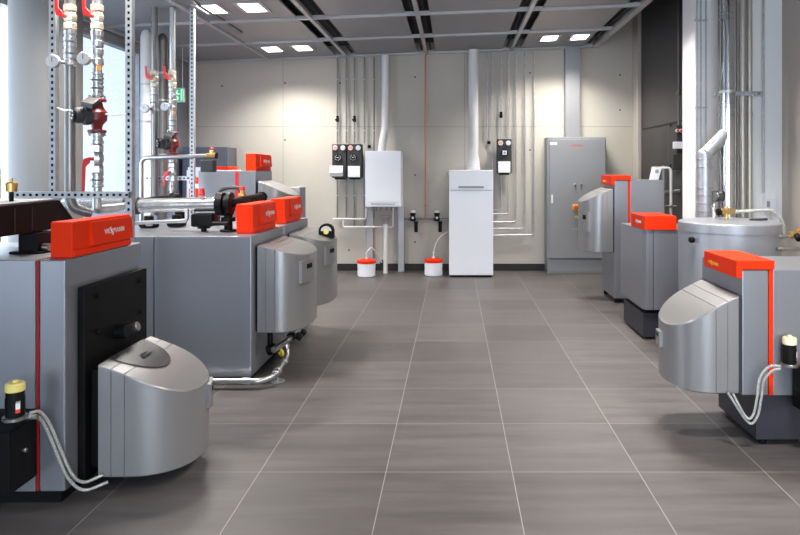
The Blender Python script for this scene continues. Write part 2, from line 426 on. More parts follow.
for (i, j) in sorted(lampbays):
    xm = (KX[i]+gapL[i]+KX[i+1]-gapR[i])/2; ym = (KY[j]+KY[j+1])/2+(-.13 if j == 0 else .05); xm += .07 if i == 4 else -.05
    if (i, j) in names:
        t = thing('ceiling_light', names[(i,j)], 'ceiling light', (xm, ym, zc(xm)), 'twin ceiling lamps')
        b = MB(); 
        for s in (-1, 1):
            xa, xb = xm+s*.20-.135, xm+s*.20+.135
            slab(b, xa, xa+.036, ym-.2, ym+.2, .001, .011); slab(b, xb-.036, xb, ym-.2, ym+.2, .001, .011)
            slab(b, xa+.036, xb-.036, ym-.2, ym-.168, .001, .011); slab(b, xa+.036, xb-.036, ym+.168, ym+.2, .001, .011)
        b.build('frame', 'rail', t)
        for s in (-1, 1):
            d = MB(); slab(d, xm+s*.20-.097, xm+s*.20+.097, ym-.167, ym+.167, .003, .008); d.build('diffuser', 'lamp', t)
    ld = bpy.data.lights.new('ceiling_lamp', 'AREA'); ld.shape = 'RECTANGLE'; ld.size = .62; ld.size_y = .34
    ld.energy = 33 if j == 0 else (34 if (i, j) == (4, 2) else 48); ld.color = (1,.95,.87); ld.spread = math.radians(125)
    lo = bpy.data.objects.new('ceiling_lamp', ld); COL.objects.link(lo); lo.location = (xm, ym, zc(xm)-.02)
    LAMPS.append((lo, i, j))
# daylight through the glazing
def daylight(loc, rot, sx, sy, e, col):
    ld = bpy.data.lights.new('daylight', 'AREA'); ld.shape = 'RECTANGLE'; ld.size = sx; ld.size_y = sy; ld.energy = e; ld.color = col
    lo = bpy.data.objects.new('daylight', ld); COL.objects.link(lo); lo.location = loc; lo.rotation_euler = rot
    return lo
daylight((XL-.3, -1.7, 1.55), (0,-PI/2,0), 2.6, 4.5, 55, (.74,.86,1))
daylight((XL-.3, 4.5, 1.55), (0,-PI/2,0), 2.6, 2.5, 80, (.76,.87,1))
daylight((.85, YR-.35, 1.6), (PI/2,0,0), 4.6, 2.8, 235, (.78,.88,1))  # area light for daylight from behind, set at the added rear glazing
# steel tracks under the soffit on the left
for k, x in enumerate((-2.93, -2.45)):
    b = MB(); z = 3.02
    b.box(x-.022, x+.022, 3.2, 7.6, z, z+.004); b.box(x-.022, x-.018, 3.2, 7.6, z, z+.04); b.box(x+.018, x+.022, 3.2, 7.6, z, z+.04)
    for y in (3.6, 5.2, 6.9): b.cyl((x,y,z),(x,y,zc(x)+.02), .006, 8)
    single(b, 'ceiling_track', 'dull', ('grey steel track hung under the ceiling nearest the glazed wall','grey steel track hung under the ceiling, second from the glazed wall')[k], 'track', 'steel tracks under the ceiling')
# ------------------------------------------------------------------ burner hood
def hood(parent, Xf, dr, y0, y1, z0, zb, zf, D, inset=False, seams=True, handle=(.42,.66,.36,.72)):
    "D-shaped hood in plan with a sloping top, pushed out from plane Xf in direction dr"
    yc = (y0+y1)/2; hw = (y1-y0)/2; ds = .32*D
    half = [(0, 0)]
    for g in (.055, .115):
        half += [(g,0),(g+.0012,.004),(g+.0035,.004),(g+.0047,0)]
    pts = [(d, hw-i) for d, i in half]
    n = 22
    for k in range(n+1):
        t = k/n*PI/2
        d = max(.125, ds)+(D-max(.125, ds))*math.sin(t)**.95; w = hw*max(0, math.cos(t))**.85
        pts.append((d, w))
    pts[-1] = (D, .0)
    zt = lambda d: zb-(zb-zf)*(.72*(d/D)+.28*(d/D)**2)
    groove = {2,3,6,7}
    bm = MB(); B = bm.bm; r = .010
    def ring(sc_in, zfun):
        L_, R_ = [], []
        for i, (d, w) in enumerate(pts):
            dd = d-(sc_in*min(1, d/D*1.0)); ww = max(w-sc_in, 0.0006 if i == len(pts)-1 else .0006)
            zz = zfun(d)-(.004 if (i in groove) else 0)
            x = Xf+dr*dd
            L_.append(B.verts.new((x, yc-ww, zz))); R_.append(B.verts.new((x, yc+ww, zz)))
        return L_, R_
    rs = [ring(.006, lambda d: z0), ring(0, lambda d: z0+.006), ring(0, lambda d: zt(d)-r), ring(r*.3, lambda d: zt(d)-r*.3), ring(r, lambda d: zt(d))]
    m_ = len(pts)
    for (La,Ra),(Lb,Rb) in zip(rs, rs[1:]):
        for A_, C_ in ((La,Lb),(Ra,Rb)):
            for i in range(m_-1): B.faces.new((A_[i],A_[i+1],C_[i+1],C_[i]))
        B.faces.new((La[-1],Ra[-1],Rb[-1],Lb[-1])); B.faces.new((La[0],Lb[0],Rb[0],Ra[0]))
    for (La,Ra) in (rs[0], rs[-1]):
        for i in range(m_-1): B.faces.new((La[i],La[i+1],Ra[i+1],Ra[i]))
    h = bm.build('burner_hood', 'hood', parent, 28)
    if inset:
        ip = MB(); Bm = ip.bm; lo = []
        N_ = 16; Dm = .20; hwm = .17
        for layer in (.0005, .005):
            row = []
            for k in range(N_+1):
                t = k/N_*PI/2; d = Dm*math.sin(t); w = max(hwm*math.cos(t), .0006)
                row.append((Bm.verts.new((Xf+dr*d, yc-w, zt(d)+layer)), Bm.verts.new((Xf+dr*d, yc+w, zt(d)+layer))))
            lo.append(row)
        for k in range(N_):
            a, c = lo[1][k], lo[1][k+1]; Bm.faces.new((a[0],c[0],c[1],a[1]))
            for s in (0,1): Bm.faces.new((lo[0][k][s], lo[0][k+1][s], lo[1][k+1][s], lo[1][k][s]))
        o = ip.build('inset_panel', 'inset', h)
        q = MB(); d = .09; q.box(Xf+dr*(d-.016), Xf+dr*(d+.016), yc-.035, yc+.035, zt(d)+.0, zt(d)+.013, .005); q.build('button', 'inset', h)
    # recessed grip plate around the tip
    ya, yb, fa, fb = handle
    full = [(d, -w) for d, w in pts if d > .13]+[(d, w) for d, w in pts[::-1] if d > .13]
    Y0, Y1 = y0+(y1-y0)*ya, y0+(y1-y0)*yb
    def at(y):
        rel = y-yc
        for (d0,w0),(d1,w1) in zip(full, full[1:]):
            if w0 <= rel <= w1 and w1 > w0: return d0+(d1-d0)*(rel-w0)/(w1-w0)
        return D
    za, zz = z0+(zf-z0)*fa, z0+(zf-z0)*fb
    def strip(mb, ya_, yb_, z_a, z_b, o0, o1, n=8):
        ys = [ya_+(yb_-ya_)*k/n for k in range(n+1)]
        poly = [(Xf+dr*(at(y)+o0), y, z_a) for y in ys]+[(Xf+dr*(at(y)+o1), y, z_a) for y in ys[::-1]]
        mb.prism(poly, (0,0,z_b-z_a))
    q = MB(); strip(q, Y0, Y1, za, zz, -.004, .020); gp = q.build('grip', 'hood', h)
    q = MB(); w = Y1-Y0; zh = zz-za
    strip(q, Y0+w*.30, Y1-w*.25, za+zh*.62, za+zh*.84, .006, .022, 4); q.build('grip_slot', 'black', gp)
    return h

def lid_box(parent, x0, x1, y0, y1, z0, z1, dr, wm, flap=True, name='control_unit'):
    "red control box on a boiler's front top edge; front faces dr"
    b = MB(); b.box(x0, x1, y0, y1, z0, z1, .006)
    xf = x1 if dr > 0 else x0
    o = b.build(name, 'red', parent)
    L_ = y1-y0; zh = z1-z0
    p = MB(); p.box(xf-.001*dr, xf+.006*dr, y0+.004, y1-.004, z0+.002, z0+zh*.2, .003); p.build('base_strip', 'red', o)
    if flap:
        f = MB(); ya = y0+L_*.26
        pts = [(xf-.001*dr, ya, z0+zh*.24),(xf+.018*dr, ya, z0+zh*.24),(xf+.018*dr, ya, z0+zh*.30),(xf+.008*dr, ya, z1-.012),(xf-.001*dr, ya, z1-.012)]
        f.prism(pts, (0, y1-.004-ya, 0), .002); fo = f.build('flap', 'red', o)
        k = MB(); up = Vector((-.010*dr, 0, zh*.62)).normalized()
        # printing runs away from the viewer on the left machines
        hgt = zh*.15; t0 = .33
        base = Vector((xf+(.018-.010*t0)*dr+.0015*dr, y0+L_*.46, z0+zh*.30+(zh*.66)*t0))
        brand(k, base, (0, dr, 0), up, hgt*1.0); k.build('lettering', wm, fo)
    return o

def feet(parent, pts, h, r=.022):
    for x, y in pts:
        q = MB(); q.cyl((x,y,.0005),(x,y,h), r, 14, .004); q.build('foot', 'black', parent)

# ------------------------------------------------------------------ boiler nearest on the left
t = thing('boiler', 'grey boiler nearest the viewer at left, with black burner door and large red control box', 'boiler', (-2.1,3.19,0), 'boilers with silver burner hoods')
b = MB(); b.box(-1.785, -1.672, 2.84, 3.54, .054, 1.053, .010); b.build('front_casing', 'body', t)
b = MB(); b.box(-2.56, -1.800, 2.84, 3.54, .054, 1.053, .006); b.build('side_casing', 'body', t)
b = MB(); b.box(-1.799, -1.786, 2.843, 3.537, .056, 1.048, .002); b.build('red_stripe', 'stripe', t)
b = MB(); b.box(-2.54, -1.70, 2.86, 3.52, .0005, .053); b.build('plinth', 'black', t)
b = MB(); b.box(-1.671, -1.636, 2.93, 3.525, .06, .92, .008); d = b.build('burner_door', 'plate', t)
for y in (3.03, 3.44):
    for z in (.86, .70):
        q = MB(); q.cyl((-1.637,y,z),(-1.622,y,z), .013, 6, .003); q.build('bolt', 'black', d)
q = MB(); q.cyl((-1.637,3.20,.655),(-1.58,3.20,.655), .034, 18, .004); q.build('sight_tube', 'black', d)
q = MB(); q.cyl((-1.637,3.30,.64),(-1.575,3.30,.66), .024, 18, .004); q.build('sight_glass', 'dull', d)
lid_box(t, -1.772, -1.674, 2.90, 3.42, 1.053, 1.212, 1, 'letter')
b = MB(); b.tube([(-1.684,2.97,1.0),(-1.684,3.5,1.0)], .002, 6); b.build('seam', 'black', t)
q = MB(); q.box(-1.6355, -1.585, 2.97, 3.43, .10, .54, .01); q.build('burner_flange', 'black', t)
hood(t, -1.584, 1, 2.942, 3.46, .068, .572, .405, .375, inset=True, handle=(.55,.78,.62,.96))
# oil filter with its braided hoses, and the black pump box it stands on
def hoses(parent, pa, pb, n=2):
    for k in range(n):
        q = MB(); q.curve(pa[k], .0068, 10); q.build('braided_hose', 'braid', parent)
t = thing('pump_box', 'black pump box on the near side of the leftmost boiler', 'pump', (-1.95,2.75,.13))
b = MB(); b.box(-2.25, -1.79, 2.66, 2.838, .125, .38, .008); b.build('housing', 'plate', t)
b = MB(); b.prism([(-2.24,2.665,.3805),(-2.24,2.838,.3805),(-2.24,2.838,.414)], (.445,0,0)); b.build('sloping_lid', 'black', t)
b = MB(); b.cyl((-1.791,2.745,.275),(-1.776,2.745,.275), .009, 12, .002); b.build('bolt', 'steel', t)
def oil_filter(x, y, z, label, capm, hose_pts, r=.028, hb=.115):
    t = thing('oil_filter', label, 'filter', (x,y,z), 'oil filters with braided hoses')
    b = MB(); b.cyl((x,y,z),(x,y,z+.016), r*1.3, 20, .003); b.cyl((x+r,y,z+.008),(x+r*2.6,y,z+.008), .009, 10); b.build('bracket', 'dull', t)
    b = MB(); b.lathe([(r*.95,0),(r,.006),(r,hb*.75),(r*.93,hb*.80),(r*.93,hb)], (x,y,z+.0165), seg=24); bo = b.build('bottle', 'black', t)
    a = -1.9; p = []
    b = MB()
    for k in range(7):
        an = a+.95+k*.075; p.append((x+(r+.0012)*math.cos(an), y+(r+.0012)*math.sin(an)))
    for (xa,ya),(xb,yb) in zip(p, p[1:]):
        b.bm.faces.new([b.bm.verts.new(c) for c in ((xa,ya,z+.035),(xb,yb,z+.035),(xb,yb,z+.085),(xa,ya,z+.07))])
    b.mi = 1
    for (xa,ya),(xb,yb) in zip(p, p[1:]):
        f = b.bm.faces.new([b.bm.verts.new(((cx-x)*1.01+x,(cy-y)*1.01+y,cz)) for cx,cy,cz in ((xa,ya,z+.035),(xb,yb,z+.035),(xb,yb,z+.05),(xa,ya,z+.05))]); f.material_index = 1
    b.build('sticker', ['letter','letterred'], bo)
    b = MB(); b.lathe([(r*.93,0),(r*1.02,.003),(r*1.02,.030),(r*.9,.036),(.3*r,.037),(.3*r,.046),(0,.047)], (x,y,z+.0168+hb), seg=24); b.build('cap', capm, t)
    hoses(t, hose_pts, None, len(hose_pts))
    return t
oil_filter(-1.80, 2.71, .416, 'black oil filter bottle with yellow cap on the pump box at lower left', 'capyellow',
    [[G(30,413,2.700),G(40,412,2.738),G(50,425,2.777),G(60,448,2.815),G(72,474,2.853),G(84,482,2.892),G(103,475,2.930)],
     [G(30,416,2.690),G(38,417,2.728),G(46,428,2.767),G(56,452,2.805),G(68,478,2.843),G(84,490,2.882),G(108,482,2.920)]], r=.036, hb=.10)
# black insulated header over that boiler
t = thing('insulated_header', 'black insulated pipe header with grey top lying over the leftmost boiler', 'pipe header', (-2.1,3.0,1.054))
y1 = 3.37
b = MB(); b.prism([(-2.26,2.1,1.147),(-2.26,y1,1.152),(-2.26,y1+.02,1.19),(-2.26,y1-.10,1.292),(-2.26,2.1,1.272)], (.31,0,0), .006); b.build('insulation_shell', 'black', t)
b = MB(); b.prism([(-2.255,2.1,1.2735),(-2.255,y1-.11,1.2935),(-2.255,y1-.11,1.299),(-2.255,2.1,1.279)], (.30,0,0)); b.build('top_cover', 'topgrey', t)
for y in (2.93, 3.05):
    b = MB(); b.box(-1.9495, -1.947, y, y+.004, 1.16, 1.27); b.build('joint', 'rubber', t)
b = MB(); b.box(-2.02, -1.93, 3.06, 3.20, 1.0535, 1.146, .006); b.box(-2.05, -1.90, 3.04, 3.22, 1.0535, 1.062, .003); b.build('stand', 'black', t)
b = MB(); b.cyl((-1.929,3.10,1.078),(-1.895,3.10,1.078), .018, 14, .004); b.build('union_nut', 'steel', t)
b = MB(); b.lathe([(.010,0),(.010,.045)], (-2.05,3.06,1.294)); b.build('vent_stem', 'black', t)
b = MB(); b.lathe([(.024,.0455),(.026,.085),(.022,.09),(.006,.092),(.006,.11),(0,.111)], (-2.05,3.06,1.294)); b.build('air_vent', 'brass', t)

# ------------------------------------------------------------------ the two middle boilers on the left
def mid_boiler(ya, label, marks=False):
    t = thing('boiler', label, 'boiler', (-1.75,ya+.425,0), 'boilers with silver burner hoods')
    b = MB(); b.box(-2.005, -1.353, ya, ya+.85, .051, .996, .010); b.build('front_casing', 'body', t)
    b = MB(); b.box(-2.62, -2.009, ya, ya+.85, .051, .994, .006); b.build('rear_casing', 'body', t)
    b = MB(); b.box(-2.58, -1.39, ya+.03, ya+.82, .0005, .05); b.build('plinth', 'black', t)
    lid_box(t, -1.515, -1.396, ya+.18, ya+.74, .997, 1.20, 1, 'letter')
    b = MB(); b.box(-1.3525, -1.338, ya+.09, ya+.77, .335, .915, .006); b.build('burner_flange', 'black', t)
    hood(t, -1.337, 1, ya+.08, ya+.78, .328, .925, .84, .315, handle=(.13,.37,.63,.93))
    return t
A = mid_boiler(4.42, 'grey boiler in the middle at left, the nearer of the joined pair')
Bo = mid_boiler(5.29, 'grey boiler in the middle at left, the further of the joined pair')
b = MB(); n = 14; c = Vector((-1.10,5.70,.885)); R_ = .066
pts = [c+Vector((R_*math.cos(PI*k/n), 0, R_*.95*math.sin(PI*k/n)+.03)) for k in range(n+1)]+[c+Vector((-R_,0,-.035)), c+Vector((R_,0,-.035))]
b.prism(pts, (0,.05,0), .004); dg = b.build('pressure_gauge', 'black', Bo)
b = MB(); pts = [Vector((c.x,c.y-.002,c.z+.028))+Vector((.046*math.cos(PI*k/n), 0, .043*math.sin(PI*k/n))) for k in range(n+1)]
b.prism(pts, (0,.004,0)); b.build('gauge_face', 'dial', dg)
b = MB(); b.cyl((c.x,c.y-.006,c.z+.022),(c.x,c.y+.001,c.z+.022), .022, 14); b.build('gauge_knob', 'capyellow', dg)
# pipework on their tops
t = thing('header_pipe', 'thick foil-wrapped pipe lying across the top of the middle left boilers', 'pipe', (-1.95,4.72,.997))
b = MB(); b.lathe([(.045,0),(.051,.01),(.051,.59),(.046,.60)], (-2.26,4.75,1.183), (1,0,.02), 24); b.build('pipe', 'lag', t)
b = MB(); b.lathe([(.046,0),(.062,.004),(.062,.03),(.046,.034)], (-2.294,4.75,1.182), (1,0,0), 24); b.build('end_ring', 'rubber', t)
b = MB(); b.lathe([(.052,0),(.085,.004),(.085,.05),(.06,.055),(.06,.075),(.085,.078),(.085,.105),(.05,.11)], (-1.70,4.75,1.195), (1,0,0), 24); b.build('flange', 'black', t)
b = MB(); b.tube([(-1.63,4.75,1.20),(-1.60,4.76,1.20),(-1.585,5.45,1.215)], .037, 18, .06); b.lathe([(.045,0),(.047,.02),(.045,.03)], (-1.585,5.44,1.215), (0,1,.02), 18); b.build('side_branch', 'black', t)
b = MB(); b.cyl((-1.62,4.75,.998),(-1.62,4.75,1.12), .030, 16); b.cyl((-1.62,4.75,.998),(-1.62,4.75,1.012), .06, 18, .003); b.cyl((-1.62,4.75,1.07),(-1.62,4.75,1.10), .05, 18, .003); b.build('drop_leg', 'black', t)
b = MB(); b.cyl((-1.73,4.70,1.06),(-1.60,4.70,1.06), .016, 10, .003); b.cyl((-1.73,4.70,1.06),(-1.735,4.70,1.06), .026, 12); b.build('drain_valve', 'black', t)
b = MB(); b.cyl((-1.80,4.72,1.255),(-1.80,4.72,1.275), .022, 14, .003); b.cyl((-1.80,4.72,1.275),(-1.80,4.72,1.31), .018, 14, .004); b.build('red_cap', 'leverred', t)
b = MB(); b.cyl((-1.60,5.0,1.24),(-1.60,5.0,1.262), .03, 14, .003); b.cyl((-1.60,5.0,1.262),(-1.60,5.0,1.285), .016, 14, .003); b.build('relief_valve', 'brass', t)
b = MB(); b.cyl((-1.60,5.0,1.285),(-1.60,5.0,1.315), .02, 14, .004); b.build('red_cap', 'leverred', t)
t = thing('shut_off_valve', 'black square valve body under the thick foil-wrapped pipe on the middle boilers', 'valve', (-1.796,4.75,.9975))
b = MB(); b.box(-1.868, -1.712, 4.68, 4.82, 1.035, 1.129, .015); b.cyl((-1.796,4.75,1.02),(-1.796,4.75,1.045), .045, 18); b.build('body', 'black', t)
b = MB(); b.cyl((-1.796,4.75,.9975),(-1.796,4.75,1.02), .02, 14); b.build('stem', 'black', t)
b = MB(); b.cyl((-1.867,4.75,1.08),(-1.88,4.75,1.08), .02, 14, .003); b.build('knob', 'dull', t)
b = MB(); b.tube([(-2.38,4.60,1.065),(-1.89,4.60,1.085),(-1.858,4.60,1.09),(-1.858,4.60,1.17)], .014, 12, .04)
for x in (-2.30,-2.12): b.cyl((x-.02,4.60,1.0665),(x+.02,4.60,1.0665), .018, 12, .002)
single(b, 'bypass_pipe', 'steel', 'thin silver pipe under the thick foil-wrapped pipe', 'pipe')
for k, (x, y, lab) in enumerate(((-2.33,5.05,'black valve block on the boiler tops behind the thin silver pipe, left of two'), (-2.16,5.15,'black valve block on the boiler tops behind the thin silver pipe, right of two'))):
    b = MB(); b.box(x-.055, x+.055, y-.04, y+.04, .9975, 1.05, .01); b.cyl((x,y,1.05),(x,y,1.09), .035, 16, .005); b.cyl((x-.07,y,1.02),(x+.07,y,1.02), .02, 12, .003)
    single(b, 'valve_block', 'black', lab, 'valve', 'black valve blocks')
t = thing('insulated_arch', 'black pipe insulation arch behind the thick foil-wrapped pipe', 'pipe', (-2.0,5.3,.9975))
b = MB(); b.tube([(-2.50,5.25,1.17),(-2.28,5.25,1.20),(-2.20,5.25,1.205),(-2.17,5.25,1.1),(-2.17,5.25,.9975)], .042, 16, .08); b.sphere((-2.22,5.25,1.21), .055, 16); b.build('tube', 'black', t)
b = MB(); b.curve([(-1.87,5.25,.9975),(-1.87,5.25,1.2),(-1.85,5.25,1.275),(-1.79,5.25,1.298),(-1.71,5.25,1.295),(-1.69,5.25,1.25)], .016, 8)
single(b, 'cable', 'rubber', 'black cable arching behind the thick foil-wrapped pipe', 'cable')
# gas pipe along the floor
t = thing('gas_pipe', 'silver gas pipe running low along the floor past the middle left boilers', 'pipe', (-1.3,4.4,0))
b = MB(); b.tube([(-2.1,4.33,.055),(-1.262,4.33,.055),(-1.20,4.40,.062),(-1.20,4.72,.085),(-1.205,4.79,.12),(-1.215,4.80,.195)], .020, 16, .05); b.build('pipe', 'steel', t)
for p0, p1 in (((-1.39,4.33,.055),(-1.33,4.33,.055)), ((-1.20,4.44,.0645),(-1.20,4.48,.067)), ((-1.20,4.66,.0805),(-1.20,4.70,.0835)), ((-1.211,4.797,.155),(-1.213,4.80,.175))):
    b = MB(); b.cyl(p0, p1, .025, 16, .003); b.build('coupling', 'steel', t)
b = MB(); b.tube([(-1.26,4.62,.18),(-1.215,4.80,.195),(-1.19,5.30,.20)], .022, 14); b.build('gas_train', 'steel', t)
b = MB(); b.cyl((-1.20,4.50,.0005),(-1.20,4.50,.045), .006, 10); b.cyl((-1.20,4.50,.0005),(-1.20,4.50,.005), .05, 16); b.cyl((-1.20,4.485,.067),(-1.20,4.515,.07), .028, 16, .003); b.build('stand', 'galv', t)
b = MB(); b.cyl((-1.315,4.66,.165),(-1.255,4.66,.185), .036, 16, .006); b.cyl((-1.30,4.68,.13),(-1.30,4.68,.327), .018, 14); b.build('gas_valve', 'black', t)
b = MB(); b.curve([(-1.25,4.74,.175),(-1.225,4.70,.16),(-1.215,4.70,.13),(-1.235,4.73,.115),(-1.255,4.75,.125)], .010, 8); b.build('yellow_handle', 'yellow', t)
b = MB(); b.box(-1.20, -1.185, 5.10, 5.26, .222, .240, .004); b.build('yellow_handle', 'yellow', t)
for y, r in ((5.0,.026),(5.13,.022)):
    b = MB(); b.cyl((-1.15,y,.165),(-1.195,y,.195), r, 12, .003); b.build('test_nipple', 'black', t)
b = MB(); b.box(-1.235, -1.185, 4.88, 4.95, .175, .225, .008); b.build('filter_body', 'black', t)

# ------------------------------------------------------------------ far boiler on the left
t = thing('boiler', 'tall grey boiler at the far left with red control box on top', 'boiler', (-2.35,7.1,0), 'boilers with silver burner hoods')
b = MB(); b.box(-2.215, -2.04, 6.8, 7.42, .05, 1.43, .008); b.build('front_casing', 'body', t)
b = MB(); b.box(-2.63, -2.25, 6.8, 7.42, .05, 1.43, .006); b.build('side_casing', 'body', t)
b = MB(); b.box(-2.249, -2.216, 6.803, 7.417, .052, 1.425, .002); b.build('red_stripe', 'leverred', t)
b = MB(); b.box(-2.6, -2.07, 6.83, 7.39, .0005, .049); b.build('plinth', 'black', t)
lid_box(t, -2.15, -2.045, 6.82, 7.38, 1.431, 1.61, 1, 'letter')
b = MB(); b.box(-2.039, -2.02, 6.83, 7.39, .62, 1.31, .006); b.build('burner_flange', 'black', t)
hood(t, -2.019, 1, 6.82, 7.40, .62, 1.325, 1.17, .33, handle=(.4,.62,.5,.8))
b = MB(); b.box(-1.93, -1.77, 7.6, 7.9, .0005, 1.24, .008)
single(b, 'buffer_box', 'frame', 'dark grey upright box peeping out behind the hood of the far left boiler', 'box')
t = thing('slate_cabinet', 'dark slate cabinet standing against the back wall at far left', 'cabinet', (-3.35,9.25,0))
b = MB(); b.box(-3.72, -3.10, 9.05, 9.44, .06, 1.755, .006); b.build('body', 'darkcab', t)
b = MB(); b.box(-3.70, -3.12, 9.07, 9.43, .0005, .059); b.build('plinth', 'black', t)
b = MB(); b.box(-3.70, -3.12, 9.035, 9.049, .09, 1.73, .004); b.build('door', 'darkcab', t)
# small machines glimpsed behind the far left boiler
t = thing('small_boiler', 'small white and red appliance glimpsed behind the far left boiler', 'boiler', (-3.1,8.45,0))
b = MB(); b.box(-3.32, -2.80, 8.2, 8.7, .0005, 1.44, .01); b.build('casing', 'white', t)
b = MB(); b.box(-3.31, -3.05, 8.22, 8.6, 1.4405, 1.475, .006); b.build('white_lid', 'white', t)
b = MB(); b.box(-3.03, -2.81, 8.22, 8.6, 1.4405, 1.485, .006); b.build('red_lid', 'red', t)
t = thing('display_box', 'red and white box on a stand left of the far left boiler', 'box', (-2.78,7.2,0))
b = MB(); b.box(-2.85, -2.71, 7.15, 7.3, .0005, 1.12, .006); b.build('stand', 'frame', t)
b = MB(); b.box(-2.86, -2.70, 7.13, 7.31, 1.121, 1.24, .006); b.build('red_band', 'red', t)
b = MB(); b.box(-2.86, -2.70, 7.13, 7.31, 1.2405, 1.29, .006); b.build('white_band', 'white', t)
b = MB(); b.box(-2.86, -2.70, 7.13, 7.31, 1.2905, 1.36, .006); b.build('red_top', 'red', t)

# ------------------------------------------------------------------ pipe rigs by the glazing
def upright(parent, x, y, z0, z1, w=.041):
    b = MB(); t_ = .003; hw = w/2; ph = .04; k = int((z1-z0)/ph)
    for s in (-1,1): b.box(x+s*hw, x+s*(hw-.013), y, y+t_, z0, z1)
    for s in (-1,1): b.box(x+s*hw, x+s*(hw-t_), y+t_, y+.04, z0, z1)
    for i in range(k+1): b.box(x-hw+.013, x+hw-.013, y, y+t_, z0+i*ph, min(z0+i*ph+.021, z1))
    b.mi = 1; b.box(x-hw+.004, x+hw-.004, y+.012, y+.016, z0, z1)  # dark strip added inside the channel so its holes look shaded
    return b.build('upright', ['galv','black'], parent)
def crossbar(parent, x0, x1, y, z):
    b = MB(); t_ = .003; ph = .04; k = int((x1-x0)/ph)
    for s in (-1,1): b.box(x0, x1, y, y+t_, z+s*.0205, z+s*.0075)
    for s in (-1,1): b.box(x0, x1, y+t_, y+.04, z+s*.0205, z+s*.0175)
    for i in range(k+1): b.box(x0+i*ph, min(x0+i*ph+.021, x1), y, y+t_, z-.0075, z+.0075)
    b.mi = 1; b.box(x0, x1, y+.012, y+.016, z-.017, z+.017)  # same added dark strip, standing in for shade behind the holes
    return b.build('crossbar', ['galv','black'], parent)
def fitting(b, x, y, z0, z1, r, n=3):
    "a run of pipe unions"
    h = (z1-z0)/n
    for k in range(n):
        b.lathe([(r*.9,0),(r*1.12,h*.1),(r*1.12,h*.38),(r*.95,h*.42),(r*.95,h*.62),(r*1.08,h*.66),(r*1.08,h*.94),(r*.9,h)], (x,y,z0+k*h), seg=18)
def ball_valve(parent, x, y, z0, z1, r, side=-1, down=True, long=.2, m='cream'):
    b = MB(); h = z1-z0; b.lathe([(r*1.0,0),(r*1.15,.005),(r*1.15,h*.25),(r*.95,h*.3),(r*1.2,h*.45),(r*1.2,h*.6),(r*.95,h*.72),(r*1.15,h*.76),(r*1.15,h*.98),(r,h)], (x,y,z0), seg=8)
    v = b.build('ball_valve', m, parent)
    zc_ = z0+h*.5; q = MB()
    q.cyl((x+side*r*.2,y-r*1.1,zc_),(x+side*r*.4,y-r*1.75,zc_), .012, 10)
    sgn = 1
    pts = [(x+side*r*.3,zc_-.012),(x+side*r*1.5,zc_+.0),(x+side*r*1.75,zc_+.03),(x+side*r*1.9,zc_+long),(x+side*r*1.4,zc_+long),(x+side*r*1.15,zc_+.05),(x+side*r*.3,zc_+.022)]
    if not down: pts = [(px, 2*zc_-pz) for px, pz in pts]
    q.prism([(px, y-r*1.6, pz) for px, pz in pts], (0,-.012,0), .004); q.build('lever', 'leverred', v)
def gauge(parent, x, y, z, r, px):
    b = MB(); b.cyl((px,y,z),(x,y-.05,z), .010, 10); g = b.build('gauge_stem', 'dull', parent)
    b = MB(); b.lathe([(r*.9,0),(r,.004),(r,.022),(r*.92,.026)], (x,y-.04,z), (0,-1,0), 26); g = b.build('gauge', 'frame', parent)
    b = MB(); b.lathe([(r*.88,0),(r*.88,.003)], (x,y-.0662,z), (0,-1,0), 26)
    b.mi = 1; b.box(x-.002, x+.002, y-.0712, y-.0697, z-.004, z+r*.6); b.build('dial', ['dial','rubber'], g)
def pump(parent, x, y, z, s=1.):
    b = MB(); r = .045*s
    b.lathe([(.052*s,0),(.055*s,.004),(.055*s,.016),(.03*s,.02),(.034*s,.05),(.058*s,.08),(.060*s,.13),(.036*s,.165),(.03*s,.196),(.055*s,.2),(.055*s,.212),(.05*s,.216)], (x,y,z-.108*s), seg=22)
    p = b.build('pump_body', 'darkred', parent)
    b = MB(); ax = Vector((-.74,-.66,.0)).normalized(); o = Vector((x,y,z))
    b.lathe([(.055*s,.03*s),(.062*s,.05*s),(.062*s,.075*s),(.052*s,.08*s),(.052*s,.115*s),(.046*s,.125*s)], o, ax, 22); b.build('motor', 'rubber', p)
    b = MB(); b.lathe([(.046*s,.1255*s),(.046*s,.135*s),(.040*s,.142*s),(.012*s,.143*s)], o, ax, 22)
    b.mi = 1
    for k in range(6):
        an = k*PI/3; q = Vector((0,0,1)).rotation_difference(ax); c = o+q@Vector((.026*s*math.cos(an), .026*s*math.sin(an), .144*s)); b.cyl(c-ax*.002, c+ax*.002, .006*s, 8)
    b.build('motor_cap', ['black','dial'], p)
    b = MB(); b.prism([(x-.05*s,y-.10*s,z+.05*s),(x+.04*s,y-.13*s,z+.03*s),(x+.05*s,y-.07*s,z+.065*s),(x-.03*s,y-.04*s,z+.09*s)], (.012*s,-.018*s,.03*s), .004); b.build('terminal_box', 'rubber', p)
    for dz in (-.108, .108):
        for k in range(4):
            an = PI/4+k*PI/2; q = MB(); q.cyl((x+.045*s*math.cos(an),y+.045*s*math.sin(an),z+dz*s-.02*s),(x+.045*s*math.cos(an),y+.045*s*math.sin(an),z+dz*s+.02*s), .007*s, 6); q.build('bolt', 'steel', p)
